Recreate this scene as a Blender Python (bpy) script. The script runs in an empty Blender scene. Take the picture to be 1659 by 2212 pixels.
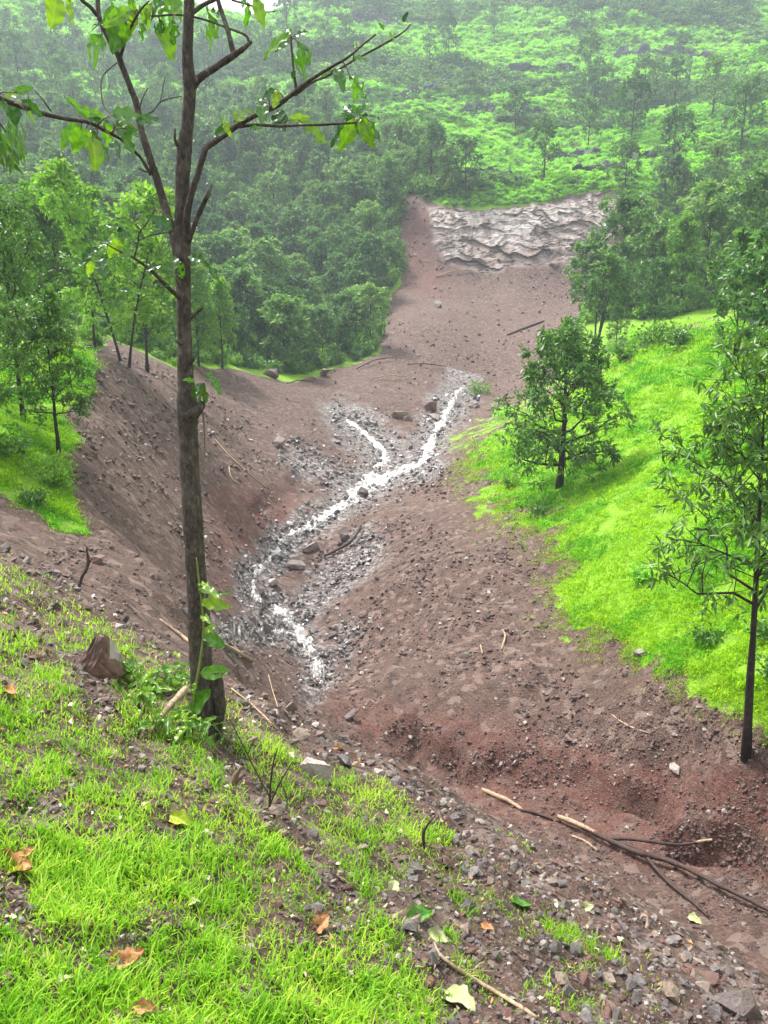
import bpy, math, random
import numpy as np
from mathutils import Vector, Matrix
R = math.radians
# ------------------------------------------------------------------ camera, sky, sun, exposure
scn = bpy.context.scene
col = scn.collection
PITCH = 13.7            # degrees below the horizontal
F_MM = 36.1
HAZE = 0.0008
cam_d = bpy.data.cameras.new('camera'); cam = bpy.data.objects.new('camera', cam_d); col.objects.link(cam)
cam.location = (0, 0, 0); cam.rotation_euler = (R(90 - PITCH), 0, 0)
cam_d.sensor_fit = 'HORIZONTAL'; cam_d.sensor_width = 36.0; cam_d.lens = F_MM
cam_d.clip_start = 0.05; cam_d.clip_end = 3000
scn.camera = cam
scn.cycles.max_bounces = 5; scn.cycles.diffuse_bounces = 3; scn.cycles.glossy_bounces = 2; scn.cycles.transmission_bounces = 4; scn.cycles.volume_bounces = 0
SUN_EL, SUN_AZ = 62, -50     # azimuth measured from +Y (view) towards +X
wd = bpy.data.worlds.new('World'); scn.world = wd; wd.use_nodes = True
nt = wd.node_tree; nt.nodes.clear()
sky = nt.nodes.new('ShaderNodeTexSky'); sky.sky_type = 'NISHITA'; sky.sun_disc = False
sky.sun_elevation = R(SUN_EL); sky.sun_rotation = R(SUN_AZ); sky.air_density = 1.0; sky.dust_density = 3.0
hs = nt.nodes.new('ShaderNodeHueSaturation'); hs.inputs['Saturation'].default_value = 0.22; hs.inputs['Value'].default_value = 1.0
bg = nt.nodes.new('ShaderNodeBackground'); bg.inputs['Strength'].default_value = 0.12
wo = nt.nodes.new('ShaderNodeOutputWorld')
nt.links.new(sky.outputs[0], hs.inputs['Color']); nt.links.new(hs.outputs[0], bg.inputs[0]); nt.links.new(bg.outputs[0], wo.inputs[0])
sun_d = bpy.data.lights.new('sun', 'SUN'); sun = bpy.data.objects.new('sun', sun_d); col.objects.link(sun)
sun_d.energy = 1.7; sun_d.angle = R(10); sun_d.color = (1, 0.96, 0.9)
sd = Vector((math.sin(R(SUN_AZ)) * math.cos(R(SUN_EL)), math.cos(R(SUN_AZ)) * math.cos(R(SUN_EL)), math.sin(R(SUN_EL))))
sun.rotation_euler = sd.to_track_quat('Z', 'Y').to_euler()
scn.view_settings.view_transform = 'Standard'; scn.view_settings.look = 'None'
scn.view_settings.exposure = 2.0; scn.view_settings.gamma = 1; scn.view_settings.use_curve_mapping = False

# ------------------------------------------------------------------ picture coordinates (1659 x 2212) to directions
FP = 1659 * F_MM / 36.0; CX, CY = 829.5, 1106.0
CP, SP = math.cos(R(PITCH)), math.sin(R(PITCH))
def ray(x, y):
    x = np.asarray(x, float); y = np.asarray(y, float)
    a = (x - CX) / FP; b = (CY - y) / FP
    X = a; Y = CP + b * SP; Z = -SP + b * CP
    h = np.hypot(X, Y)
    return np.arctan2(X, Y), Z / h          # azimuth, tan(elevation)
def P(x, y, r):
    az, e = ray(x, y)
    return np.stack([r * np.sin(az), r * np.cos(az), r * e], -1)
def proj(X, Y, Z):
    d = Y * CP - Z * SP; u = Y * SP + Z * CP
    d = np.maximum(d, 1e-3)
    return CX + FP * X / d, CY - FP * u / d
def pxsize(r): return r / FP

# ------------------------------------------------------------------ numpy noise
def _h(ix, iy, s):
    n = (ix.astype(np.int64) * 374761393 + iy.astype(np.int64) * 668265263 + s * 1442695041) & 0xffffffff
    n = ((n ^ (n >> 13)) * 1274126177) & 0xffffffff
    return ((n ^ (n >> 16)) & 0xffff) / 65535.0
def vn(x, y, s=0):
    ix = np.floor(x); iy = np.floor(y); fx = x - ix; fy = y - iy
    fx = fx * fx * (3 - 2 * fx); fy = fy * fy * (3 - 2 * fy)
    a = _h(ix, iy, s); b = _h(ix + 1, iy, s); c = _h(ix, iy + 1, s); d = _h(ix + 1, iy + 1, s)
    return (a + (b - a) * fx) * (1 - fy) + (c + (d - c) * fx) * fy
def fbm(x, y, o=4, s=0):
    t = 0; a = .5; n = 0
    for i in range(o):
        t = t + a * vn(x * 2**i + 17.3 * i, y * 2**i - 9.1 * i, s + i); n += a; a *= .5
    return t / n
def sstep(a, b, x):
    t = np.clip((x - a) / (b - a), 0, 1); return t * t * (3 - 2 * t)
def inpoly(x, y, poly):
    x = np.asarray(x, float); y = np.asarray(y, float)
    ins = np.zeros(x.shape, bool); n = len(poly)
    for i in range(n):
        x0, y0 = poly[i]; x1, y1 = poly[(i + 1) % n]
        if y0 == y1: continue
        c = ((y0 > y) != (y1 > y)) & (x < (x1 - x0) * (y - y0) / (y1 - y0) + x0)
        ins ^= c
    return ins
def dist_poly(x, y, pts):
    d = np.full(np.shape(x), 1e9)
    for (x0, y0), (x1, y1) in zip(pts[:-1], pts[1:]):
        dx, dy = x1 - x0, y1 - y0; L = dx * dx + dy * dy + 1e-9
        t = np.clip(((x - x0) * dx + (y - y0) * dy) / L, 0, 1)
        d = np.minimum(d, np.hypot(x - x0 - t * dx, y - y0 - t * dy))
    return d
def soft_in(x, y, poly, w):
    """1 inside, 0 outside, soft over w pixels"""
    d = dist_poly(x, y, list(poly) + [poly[0]]); s = np.where(inpoly(x, y, poly), 1, -1)
    return sstep(-w, w, d * s)

# ------------------------------------------------------------------ mesh helpers
def mk_mesh(name, verts, loops, counts, mats=(), smooth=False, mi=None):
    me = bpy.data.meshes.new(name)
    verts = np.asarray(verts, np.float32).reshape(-1, 3); loops = np.asarray(loops, np.int32).ravel()
    counts = np.asarray(counts, np.int32).ravel()
    me.vertices.add(len(verts)); me.vertices.foreach_set('co', verts.ravel())
    me.loops.add(len(loops)); me.loops.foreach_set('vertex_index', loops)
    me.polygons.add(len(counts))
    st = np.concatenate([[0], np.cumsum(counts)[:-1]]).astype(np.int32)
    me.polygons.foreach_set('loop_start', st)
    me.polygons.foreach_set('loop_total', counts)
    if smooth: me.polygons.foreach_set('use_smooth', np.ones(len(counts), bool))
    for m in mats: me.materials.append(m)
    if mi is not None: me.polygons.foreach_set('material_index', np.asarray(mi, np.int32))
    me.update(calc_edges=True); me.validate()
    return me
def fattr(me, name, vals):
    a = me.attributes.new(name, 'FLOAT', 'POINT'); a.data.foreach_set('value', np.asarray(vals, np.float32).ravel())
def cattr(me, name, rgba):
    a = me.attributes.new(name, 'FLOAT_COLOR', 'POINT'); a.data.foreach_set('color', np.asarray(rgba, np.float32).ravel())
def link(name, data, parent=None, loc=None, rot=None, scl=None, **tags):
    o = bpy.data.objects.new(name, data); col.objects.link(o)
    if parent: o.parent = parent
    if loc is not None: o.location = loc
    if rot is not None: o.rotation_euler = rot
    if scl is not None: o.scale = scl if hasattr(scl, '__len__') else (scl,) * 3
    for k, v in tags.items():
        if v is not None: o[k] = v
    return o
class Tubes:
    def __init__(s): s.v = []; s.l = []; s.c = []; s.n = 0
    def add(s, pts, rad, n=6, seed=0, rough=0.0):
        pts = np.asarray(pts, float); m = len(pts); rad = np.asarray(rad, float)
        T = np.gradient(pts, axis=0); T /= (np.linalg.norm(T, axis=1, keepdims=True) + 1e-9)
        up = np.array([0.31, 0.17, 0.93]) if abs(T[0][2]) < .8 else np.array([.9, .3, .1])
        A = np.cross(T, up); A /= np.linalg.norm(A, axis=1, keepdims=True) + 1e-9
        B = np.cross(T, A)
        th = np.arange(n) * 2 * math.pi / n
        rr = rad[:, None] * np.ones((1, n))
        if rough:
            ii, jj = np.meshgrid(np.arange(m), np.arange(n), indexing='ij')
            rr = rr * (1 + rough * (_h(ii, jj, seed) - .5) * 2)
        V = pts[:, None, :] + rr[..., None] * (np.cos(th)[None, :, None] * A[:, None, :] + np.sin(th)[None, :, None] * B[:, None, :])
        s.v.append(V.reshape(-1, 3))
        i = np.arange(m - 1)[:, None]; j = np.arange(n)[None, :]; jn = (j + 1) % n
        q = np.stack([i * n + j, i * n + jn, (i + 1) * n + jn, (i + 1) * n + j], -1).reshape(-1, 4) + s.n
        s.l.append(q.ravel()); s.c.append(np.full(len(q), 4))
        s.l.append(np.arange(n)[::-1] + s.n); s.l.append(np.arange(n) + s.n + (m - 1) * n); s.c.append(np.array([n, n]))
        s.n += m * n
    def mesh(s, name, mat, smooth=True):
        return mk_mesh(name, np.concatenate(s.v), np.concatenate(s.l), np.concatenate(s.c), [mat], smooth)
def spline(pts, per=6):
    """Catmull-Rom through rows of any width"""
    p = np.asarray(pts, float); p = np.vstack([2 * p[0] - p[1], p, 2 * p[-1] - p[-2]]); out = []
    for i in range(1, len(p) - 2):
        t = np.linspace(0, 1, per, endpoint=False)[:, None]
        a, b, c, d = p[i - 1], p[i], p[i + 1], p[i + 2]
        out.append(.5 * (2 * b + (c - a) * t + (2 * a - 5 * b + 4 * c - d) * t**2 + (3 * b - a - 3 * c + d) * t**3))
    out.append(p[-2][None]); return np.vstack(out)

# ------------------------------------------------------------------ materials
class NT:
    def __init__(s, name):
        s.m = bpy.data.materials.new(name); s.m.use_nodes = True; s.t = s.m.node_tree; s.t.nodes.clear()
        s.out = s.n('OutputMaterial')
    def n(s, t, **kw):
        nd = s.t.nodes.new('ShaderNode' + t)
        for k, v in kw.items():
            if k in nd.inputs: s.set(nd, k, v)
            else: setattr(nd, k, v)
        return nd
    def set(s, nd, k, v):
        if isinstance(v, bpy.types.NodeSocket): s.t.links.new(v, nd.inputs[k])
        else: nd.inputs[k].default_value = v
    def lk(s, a, b): s.t.links.new(a, b)
    def mix(s, f, a, b, mode='MIX'):
        nd = s.n('Mix', data_type='RGBA', blend_type=mode)
        for i, v in ((0, f), (6, a), (7, b)):
            if isinstance(v, bpy.types.NodeSocket): s.lk(v, nd.inputs[i])
            else: nd.inputs[i].default_value = v if i == 0 else (*v, 1)
        return nd.outputs[2]
    def math(s, op, a, b=0.0, clamp=False):
        nd = s.n('Math', operation=op, use_clamp=clamp)
        for i, v in ((0, a), (1, b)):
            if isinstance(v, bpy.types.NodeSocket): s.lk(v, nd.inputs[i])
            else: nd.inputs[i].default_value = v
        return nd.outputs[0]
    def noise(s, vec, scale, detail=4, rough=.6, dist=0):
        nd = s.n('TexNoise', Scale=scale, Detail=detail, Roughness=rough, Distortion=dist)
        if vec is not None: s.lk(vec, nd.inputs['Vector'])
        return nd
    def ramp(s, f, stops):
        nd = s.n('ValToRGB'); el = nd.color_ramp.elements
        while len(el) < len(stops): el.new(.5)
        for e, (p, c) in zip(el, stops): e.position = p; e.color = (*c, 1)
        s.lk(f, nd.inputs[0]); return nd.outputs[0]
    def mr(s, v, a, b, c=0., d=1.):
        nd = s.n('MapRange'); s.lk(v, nd.inputs[0])
        for i, q in ((1, a), (2, b), (3, c), (4, d)): nd.inputs[i].default_value = q
        return nd.outputs[0]
    def bump(s, h, st, dist=.02, nrm=None):
        nd = s.n('Bump', Strength=st, Distance=dist); s.lk(h, nd.inputs['Height'])
        if nrm: s.lk(nrm, nd.inputs['Normal'])
        return nd.outputs[0]
    def bsdf(s, color, rough=.8, spec=.3, normal=None):
        nd = s.n('BsdfPrincipled')
        for k, v in (('Base Color', color), ('Roughness', rough), ('Specular IOR Level', spec)):
            if isinstance(v, bpy.types.NodeSocket): s.lk(v, nd.inputs[k])
            else: nd.inputs[k].default_value = (*v, 1) if k == 'Base Color' else v
        if normal: s.lk(normal, nd.inputs['Normal'])
        return nd.outputs[0]
    def done(s, sh): s.lk(sh, s.out.inputs[0]); return s.m

def mat_leaf(name, c0, c1, c2, rough=.45, trans=.35, spec=.4, obj=.25, tboost=(1.1, 1.25, .5)):
    m = NT(name)
    a = m.n('Attribute', attribute_name='lv').outputs['Fac']
    oi = m.n('ObjectInfo').outputs['Random']
    k = m.math('ADD', a, m.math('MULTIPLY', m.math('SUBTRACT', oi, .5), obj), True)
    c = m.ramp(k, [(0, c0), (.5, c1), (1, c2)])
    sh = m.bsdf(c, rough, spec)
    tr = m.n('BsdfTranslucent'); tc = m.mix(1, c, tboost, 'MULTIPLY'); m.lk(tc, tr.inputs[0])
    mx = m.n('MixShader'); mx.inputs[0].default_value = trans; m.lk(sh, mx.inputs[1]); m.lk(tr.outputs[0], mx.inputs[2])
    return m.done(mx.outputs[0])
def mat_bark(name, c0, c1, c2, sc=30, st=.6):
    m = NT(name); g = m.n('TexCoord').outputs['Object']
    mp = m.n('Mapping'); mp.inputs['Scale'].default_value = (1, 1, .45); m.lk(g, mp.inputs[0])
    n1 = m.noise(mp.outputs[0], sc, 8, .75, .6); n2 = m.noise(g, sc * .22, 3, .6)
    n3 = m.noise(g, sc * .7, 4, .6)
    c = m.ramp(n1.outputs[0], [(.3, c0), (.55, c1), (.75, c2)])
    c = m.mix(m.mr(n2.outputs[0], .5, .7, 0, .3), c, c2)
    c = m.mix(m.mr(n3.outputs[0], .6, .7, 0, .35), c, (.12, .14, .07))
    return m.done(m.bsdf(c, .85, .25, m.bump(n1.outputs[0], st, .02)))
def mat_stone(nm='stone', stops=None):
    m = NT(nm); g = m.n('TexCoord').outputs['Object']
    oi = m.n('ObjectInfo').outputs['Random']
    b = m.ramp(oi, stops or [(0, (.085, .065, .06)), (.2, (.15, .115, .105)), (.4, (.12, .1, .105)), (.55, (.22, .18, .16)), (.7, (.16, .075, .058)), (.85, (.27, .235, .21)), (.95, (.42, .37, .33))])
    n = m.noise(g, 3.5, 6, .7); n2 = m.noise(g, 14, 4, .7)
    c = m.mix(m.mr(n.outputs[0], .45, .62, 0, .55), b, (.12, .07, .058))
    c = m.mix(m.mr(n2.outputs[0], .55, .75, 0, .4), c, (.33, .3, .27))
    return m.done(m.bsdf(c, .55, .45, m.bump(n2.outputs[0], .5, .05)))
def mat_plain(name, c0, c1, sc=20, rough=.75, st=.4, spec=.3, dist=.005):
    m = NT(name); g = m.n('TexCoord').outputs['Object']
    n = m.noise(g, sc, 5, .65)
    return m.done(m.bsdf(m.ramp(n.outputs[0], [(.3, c0), (.7, c1)]), rough, spec, m.bump(n.outputs[0], st, dist)))
M = {}
M['fg_leaf'] = mat_leaf('broad_leaf', (.035, .11, .012), (.11, .27, .018), (.27, .40, .03), .28, .45, .55, .7)
M['leaf'] = mat_leaf('tree_leaf', (.04, .11, .02), (.09, .21, .035), (.19, .33, .06), .4, .35, .5, .12)
M['leaf_forest'] = mat_leaf('forest_leaf', (.045, .115, .04), (.105, .225, .068), (.24, .38, .125), .42, .38, .45, .8)
M['leaf_light'] = mat_leaf('light_leaf', (.06, .16, .022), (.15, .32, .035), (.30, .48, .06), .45, .4, .35, .5)
M['leaf_shrub'] = mat_leaf('shrub_leaf', (.15, .38, .05), (.30, .62, .08), (.46, .74, .11), .55, .45, .25, .5)
M['leaf_hill'] = mat_leaf('hill_leaf', (.035, .10, .03), (.09, .20, .055), (.18, .31, .085), .5, .35, .35, .6)
M['grass'] = mat_leaf('grass_blade', (.09, .25, .012), (.24, .49, .02), (.50, .64, .08), .4, .42, .35, .2)
M['turf_dark'] = mat_leaf('turf_blade_dark', (.05, .2, .006), (.12, .38, .01), (.24, .52, .015), .6, .4, .12, .5)
M['straw'] = mat_leaf('straw_blade', (.2, .2, .05), (.38, .34, .12), (.5, .5, .22), .6, .3, .12, .5)
M['fg_leaf_dark'] = mat_leaf('broad_leaf_dark', (.02, .07, .015), (.05, .15, .022), (.12, .26, .03), .2, .3, .7, .7)
M['turf'] = mat_leaf('turf_blade', (.10, .27, .004), (.27, .50, .006), (.46, .64, .012), .6, .4, .12, .5)
M['bark'] = mat_bark('bark', (.016, .012, .01), (.085, .067, .054), (.27, .24, .195), 40, 1.0)
M['bark_dark'] = mat_bark('bark_dark', (.016, .013, .011), (.04, .033, .028), (.085, .072, .06), 12)
M['stone'] = mat_stone()
M['soil_stone'] = mat_stone('soil_stone', [(0, (.045, .029, .025)), (.25, (.09, .057, .048)), (.5, (.135, .092, .079)), (.7, (.105, .05, .04)), (.88, (.2, .152, .134)), (.97, (.40, .34, .3))])
def mat_wet():
    m = NT('wet_stone'); g = m.n('TexCoord').outputs['Object']; oi = m.n('ObjectInfo').outputs['Random']
    b = m.ramp(oi, [(0, (.05, .045, .045)), (.35, (.11, .1, .1)), (.65, (.2, .185, .18)), (.9, (.36, .34, .33))]); n2 = m.noise(g, 9, 4, .7)
    return m.done(m.bsdf(m.mix(m.mr(n2.outputs[0], .5, .7, 0, .5), b, (.09, .065, .06)), .25, .6, m.bump(n2.outputs[0], .5, .05)))
M['wet'] = mat_wet()
M['wood'] = mat_plain('broken_wood', (.17, .11, .065), (.46, .35, .23), 25)
M['dead'] = mat_plain('dead_leaf', (.22, .08, .03), (.55, .30, .13), 9, .6)
M['pale_leaf'] = mat_plain('wilted_leaf', (.28, .34, .12), (.5, .5, .28), 9, .5)
M['twig'] = mat_plain('dead_twig', (.028, .018, .015), (.085, .055, .045), 30)
M['strip'] = mat_plain('bark_strip', (.10, .065, .04), (.2, .14, .09), 30)
# ------------------------------------------------------------------ terrain: far surface as a thin-plate spline over (azimuth, log distance)
CPTS = [
 # stream bed, going up the gully
 (690,1475,20),(620,1350,24.5),(600,1190,32),(740,1090,40.5),(800,1000,50),(930,940,59),(965,860,70),(820,850,68),
 # slide path above
 (900,760,82),(1000,690,94),(850,700,90),(960,625,104),(1130,640,104),(1050,598,109),(1200,600,109),(900,540,112),
 (1000,560,111),(1150,560,111),(1300,545,113),
 (1000,455,116),(1150,440,117),(1340,425,119),(880,430,121),
 # debris fan on the left
 (430,800,57),(520,808,61),(640,822,68),(750,800,74),(820,775,79),(580,900,53),(700,900,59),(650,960,48.5),
 # left wall of the gully and its crest
 (100,718,34),(200,772,33.5),(300,820,37),(380,852,41),(460,945,39),(60,800,30),(400,882,39),(530,1010,37.5),(600,1052,37.5),(420,850,48),(500,915,47),(560,965,45.5),(620,1010,43),
 (180,900,26),(150,1000,21),(190,1140,15.5),(300,1000,28),(300,1180,18),(420,1000,33),(450,1150,27),(480,1300,21),
 (560,1420,18.5),(400,1290,14),(250,1190,13),(100,1110,13),(0,1050,14),(0,960,20),(0,880,27),(0,780,36),(-150,1000,14),(-150,850,25),(-300,700,35),
 (520,1490,13),(650,1560,13.5),(420,1370,11.5),
 # hidden foot of the near slope
 (800,1680,12.5),(1000,1760,12),(1300,1880,11.5),(1659,2030,10.5),(1900,2100,10.5),
 # right wall
 (850,1470,18.3),(850,1250,25.8),(850,1110,34.5),(1000,1500,17.2),(1000,1300,22.6),(1000,1100,31.5),(1015,985,40),(940,1060,39),(1060,935,43),(1120,900,47),(1200,852,49.5),(1262,808,50),(990,935,60),(1045,893,66),(1100,858,72),(1150,800,80),
 (1200,1480,17),(1200,1250,23),(1150,1080,31),(1250,1060,30),(1300,1450,17.4),(1400,1350,18),(1400,1590,14.8),(1610,1630,13.5),(1550,1250,18.5),
 (1659,1100,20.5),(1400,950,34.5),(1400,800,44),(1520,712,47),(1300,785,49.5),(1659,900,29),(1659,690,43),(1750,690,42),(1150,740,86),(1800,1600,13),(1850,1200,18),(1900,900,27),
 # bank and floor lower right
 (900,1560,16.6),(1100,1590,15.9),(1250,1640,15.0),(1420,1690,14.2),(900,1625,15.6),(1100,1665,14.9),(1250,1705,14.2),(1400,1745,13.6),(1659,1760,12.9),(1659,1890,11.7),(1850,1850,12),
 # wooded slopes
 (100,690,55),(300,730,58),(600,790,78),(780,745,90),(0,640,70),(0,560,100),(300,640,85),(600,680,100),(800,640,106),(830,560,112),(300,560,110),(600,560,122),(800,450,124),
 (0,420,140),(400,420,145),(700,400,142),(-300,600,70),(-300,400,140),
 (1250,690,80),(1300,720,72),(1420,700,72),(1540,690,70),(1400,650,86),(1560,620,86),(1659,580,90),(1450,500,118),(1600,450,125),(1900,600,75),(1900,420,130),
 # hillside
 (1100,380,138),(1350,370,140),(1100,300,165),(1500,300,168),(1100,200,202),(1500,180,215),(900,300,165),(700,300,172),(400,300,178),(0,300,180),(-300,280,185),
 (700,180,215),(400,180,222),(100,180,225),(900,100,245),(1100,60,258),(1500,60,262),(1659,0,285),(600,95,255),(450,90,258),(200,60,265),(0,50,270),
 (560,46,285),(430,26,290),(670,24,290),(800,-25,300),(1000,-70,315),(1300,-130,330),(1659,-170,340),(2000,-200,340),(200,-35,300),(0,-70,310),(-300,-90,315),
 (560,60,330),(560,200,420),(1000,0,380),(1600,-60,400),(0,20,380),(-300,50,420),(2000,-50,420),
]
PL = (-1.6, -0.42, -0.36)          # the near slope: z = a + b x + c y
cp = np.array(CPTS, float); caz, ce = ray(cp[:, 0], cp[:, 1])
cu = caz * 1.2; cv = np.log(cp[:, 2])
def U2(d2): return .5 * d2 * np.log(d2 + 1e-12)
_n = len(cp); K = U2((cu[:, None] - cu)**2 + (cv[:, None] - cv)**2) + np.eye(_n) * 2e-4
Pm = np.stack([np.ones(_n), cu, cv], 1)
A = np.zeros((_n + 3, _n + 3)); A[:_n, :_n] = K; A[:_n, _n:] = Pm; A[_n:, :_n] = Pm.T
W = np.linalg.solve(A, np.concatenate([ce, np.zeros(3)]))
def tps(az, lr):
    u = np.clip(az, -.72, .72) * 1.2; out = W[_n] + W[_n + 1] * u + W[_n + 2] * lr
    for i in range(_n): out = out + W[i] * U2((u - cu[i])**2 + (lr - cv[i])**2)
    return out
# edge of the near slope as distance over azimuth
EDGE = [(-400,1000,12.5),(0,1095,11),(150,1180,10),(300,1290,8.6),(450,1400,7.8),(600,1500,7.0),(800,1610,6.3),(1000,1690,5.8),(1300,1830,5.1),(1659,1990,4.5),(2100,2150,4.2)]
ea, _ = ray([p[0] for p in EDGE], [p[1] for p in EDGE]); er = np.array([p[2] for p in EDGE])
def redge(az): return np.interp(az, ea, er)

c_f = np.linspace(R(-34), R(34), 470)
c_l = np.concatenate([np.linspace(R(-110), R(-60), 10, endpoint=False), np.linspace(R(-60), R(-34), 26, endpoint=False)])
AZ = np.concatenate([c_l, c_f, -c_l[::-1]])
def seg(a, b, n): return np.linspace(math.log(a), math.log(b), n, endpoint=False)
LR = np.concatenate([seg(.35, 1.25, 12), seg(1.25, 9, 270), seg(9, 30, 250), seg(30, 108, 200), seg(108, 122, 120), seg(122, 310, 190), seg(310, 425, 12)])
na, nr = len(AZ), len(LR)
GA, GL = np.meshgrid(AZ, LR, indexing='ij'); GR = np.exp(GL)
GX = GR * np.sin(GA); GY = GR * np.cos(GA)
E = tps(GA, np.maximum(GL, math.log(9)))
RE = redge(GA)
wfar = sstep(1.0, 1.9, GR / RE)
zp = PL[0] + PL[1] * GX + PL[2] * GY
zp = zp - .25 * np.maximum(GR / RE - .85, 0)**2 * RE
GZ = zp * (1 - wfar) + (E * GR) * wfar
near = 1 - wfar
PX, PY = proj(GX, GY, GZ)
# --- masks in picture space, with distance ranges
V_RIGHT = [(1015,975),(1060,925),(1180,880),(1270,795),(1330,750),(1420,715),(1520,690),(1659,660),(2200,600),(2200,1750),(1660,1560),(1560,1500),(1470,1470),(1390,1420),(1300,1375),(1235,1340),(1205,1250),(1195,1150),(1120,1120),(1060,1070),(1030,1020)]
V_LEFT = [(-500,760),(0,700),(90,695),(215,765),(185,850),(140,890),(165,960),(135,985),(150,1060),(190,1160),(110,1150),(40,1100),(-60,1040),(-500,1000)]
D_FAR = [(420,790),(520,803),(640,822),(700,802),(820,770),(835,650),(865,600),(862,425),(900,418),(950,440),(1050,452),(1110,448),(1200,430),(1330,415),(1365,425),(1350,500),(1330,570),(1278,620),(1258,690),(1205,770),(1200,860),(1060,930),(1015,975),(850,1200),(450,900),(380,850)]
SCARP = [(925,445),(1000,452),(1100,455),(1200,436),(1340,422),(1352,490),(1290,540),(1200,570),(1050,590),(960,555),(935,520)]
wob = (fbm(GX * .35, GY * .35, 3, 5) - .5) * 60 + (fbm(GX * 1.3, GY * 1.3, 3, 8) - .5) * 40
wx = PX + wob; wy = PY + (fbm(GX * .4 + 40, GY * .4, 3, 6) - .5) * 60 + (fbm(GX * 1.4 + 40, GY * 1.4, 3, 9) - .5) * 40
far = GR > 52
vr = np.where((GR > 10.5) & (GR < 75), soft_in(wx, wy, V_RIGHT, 75), 0)
vr = np.clip(vr + (fbm(GX * 1.3, GY * 1.3, 4, 19) - .52) * 3.0 * vr * (1 - vr) * 4, 0, 1)
vl = np.where((GR > 11.5) & (GR < 60), soft_in(wx, wy, V_LEFT, 16), 0)
wd2 = np.clip(GR / 60, .4, 1)
dfar = soft_in(PX + wob * .25, PY + wob * .2, D_FAR, 7)
vf = np.where(GR > 50, (1 - dfar) * sstep(50, 56, GR), 0)
side = np.where((GR > 20) & (np.abs(GA) > R(31)), 1.0, 0)
veg = np.clip(np.maximum.reduce([vr, vl, vf, side]), 0, 1)
patchy = fbm(GX * 1.1, GY * 1.1, 4, 21)
veg = np.clip(veg * (1.0 - 0 * patchy), 0, 1)
scarp = np.where((GR > 100) & (GR < 135), soft_in(PX + wob * .4, PY + wob * .3, SCARP, 7), 0)
STREAM = {
 'a': [(1000,835,16),(985,855,20),(960,900,26),(932,950,32),(915,995,40),(870,1015,55),(805,1040,80),(760,1078,65),(715,1108,55),(660,1140,46),(612,1168,28),(590,1200,24),(556,1238,22),(550,1290,24),(590,1312,32),(628,1342,44),(648,1372,44),(670,1402,42),(690,1436,40),(684,1482,30)],
 'b': [(745,905,22),(775,925,40),(805,952,52),(835,985,60),(810,1020,60),(760,1075,50)],
 'c': [(800,1175,14),(770,1215,36),(720,1250,46),(675,1290,44),(640,1335,34)],
 'd': [(470,1385,18),(520,1370,30),(580,1365,34),(630,1372,34)],
 'e': [(640,985,10),(690,1010,22),(735,1035,30),(770,1060,30)],
 'f': [(750,1365,16),(735,1400,26),(705,1430,28)],
}
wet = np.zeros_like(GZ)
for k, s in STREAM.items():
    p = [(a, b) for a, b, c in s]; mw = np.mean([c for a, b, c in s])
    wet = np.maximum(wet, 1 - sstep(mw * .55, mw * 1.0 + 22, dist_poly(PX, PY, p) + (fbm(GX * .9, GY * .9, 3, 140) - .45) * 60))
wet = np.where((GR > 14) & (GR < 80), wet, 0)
RED = [[(870,430),(920,440),(935,540),(1000,610),(900,640),(870,560)],[(460,1050),(640,1050),(640,1130),(560,1220),(450,1200)],[(880,1540),(1150,1560),(1420,1660),(1659,1640),(1800,1700),(1800,1960),(1500,1900),(1000,1720)],[(690,1500),(900,1540),(880,1640),(760,1590)],[(480,1230),(560,1260),(520,1330),(450,1300)]]
red = np.zeros_like(GZ)
for p in RED: red = np.maximum(red, soft_in(PX + wob * .5, PY + wob * .5, p, 30))
red = np.where(GR > 12, red, 0) * .9
# --- relief, each octave faded where the grid is too coarse for it
cell = np.maximum(GR * (AZ[200] - AZ[199]), GR * np.gradient(LR)[None, :])
def oct_(wl, s, ridged=False):
    n = vn(GX / wl + s * 3.7, GY / wl - s * 1.9, s) - .5
    if ridged: n = .25 - np.abs(n)
    return n * sstep(1.2, 3.0, wl / cell)
rel = 0
hard = 1 - veg
for wl, amp in ((.045, .022), (.09, .045), (.2, .08), (.45, .13)):
    rel = rel + oct_(wl, int(wl * 100)) * amp * (.55 + .45 * hard) 
for wl, amp in ((1.1, .15), (2.6, .22), (6, .4)):
    rel = rel + oct_(wl, int(wl * 10) + 50) * amp * sstep(5, 16, GR) * (.6 + .4 * hard)
for wl, amp in ((3, .8), (7, 1.5), (16, 3.2), (35, 6.0)):
    rel = rel + oct_(wl, int(wl) + 90) * amp * sstep(95, 150, GR)
# run-off grooves down the left and right walls
def groove(dx, dy, s, wa, wl):
    L = math.hypot(dx, dy); a_ = (GX * dx + GY * dy) / L; c_ = (-GX * dy + GY * dx) / L
    c_ = c_ + (fbm(GX * .25, GY * .25, 3, s + 3) - .5) * 3
    return .6 * (np.abs(vn(c_ / wa, a_ / wl, s) - .5) * -2 + .5) + .4 * (vn(c_ / wa * 2.7, a_ / wl * 2, s + 1) - .5)
lw = sstep(12, 18, GR) * (1 - sstep(46, 60, GR)) * hard
gl = lw * np.where(PX < 640, groove(6, -4.5, 201, .75, 9), groove(-5.4, -11, 211, .9, 9)) * .2 * np.where(np.abs(PX - 640) < 60, np.abs(PX - 640) / 60, 1) * (1 - wet)
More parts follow.
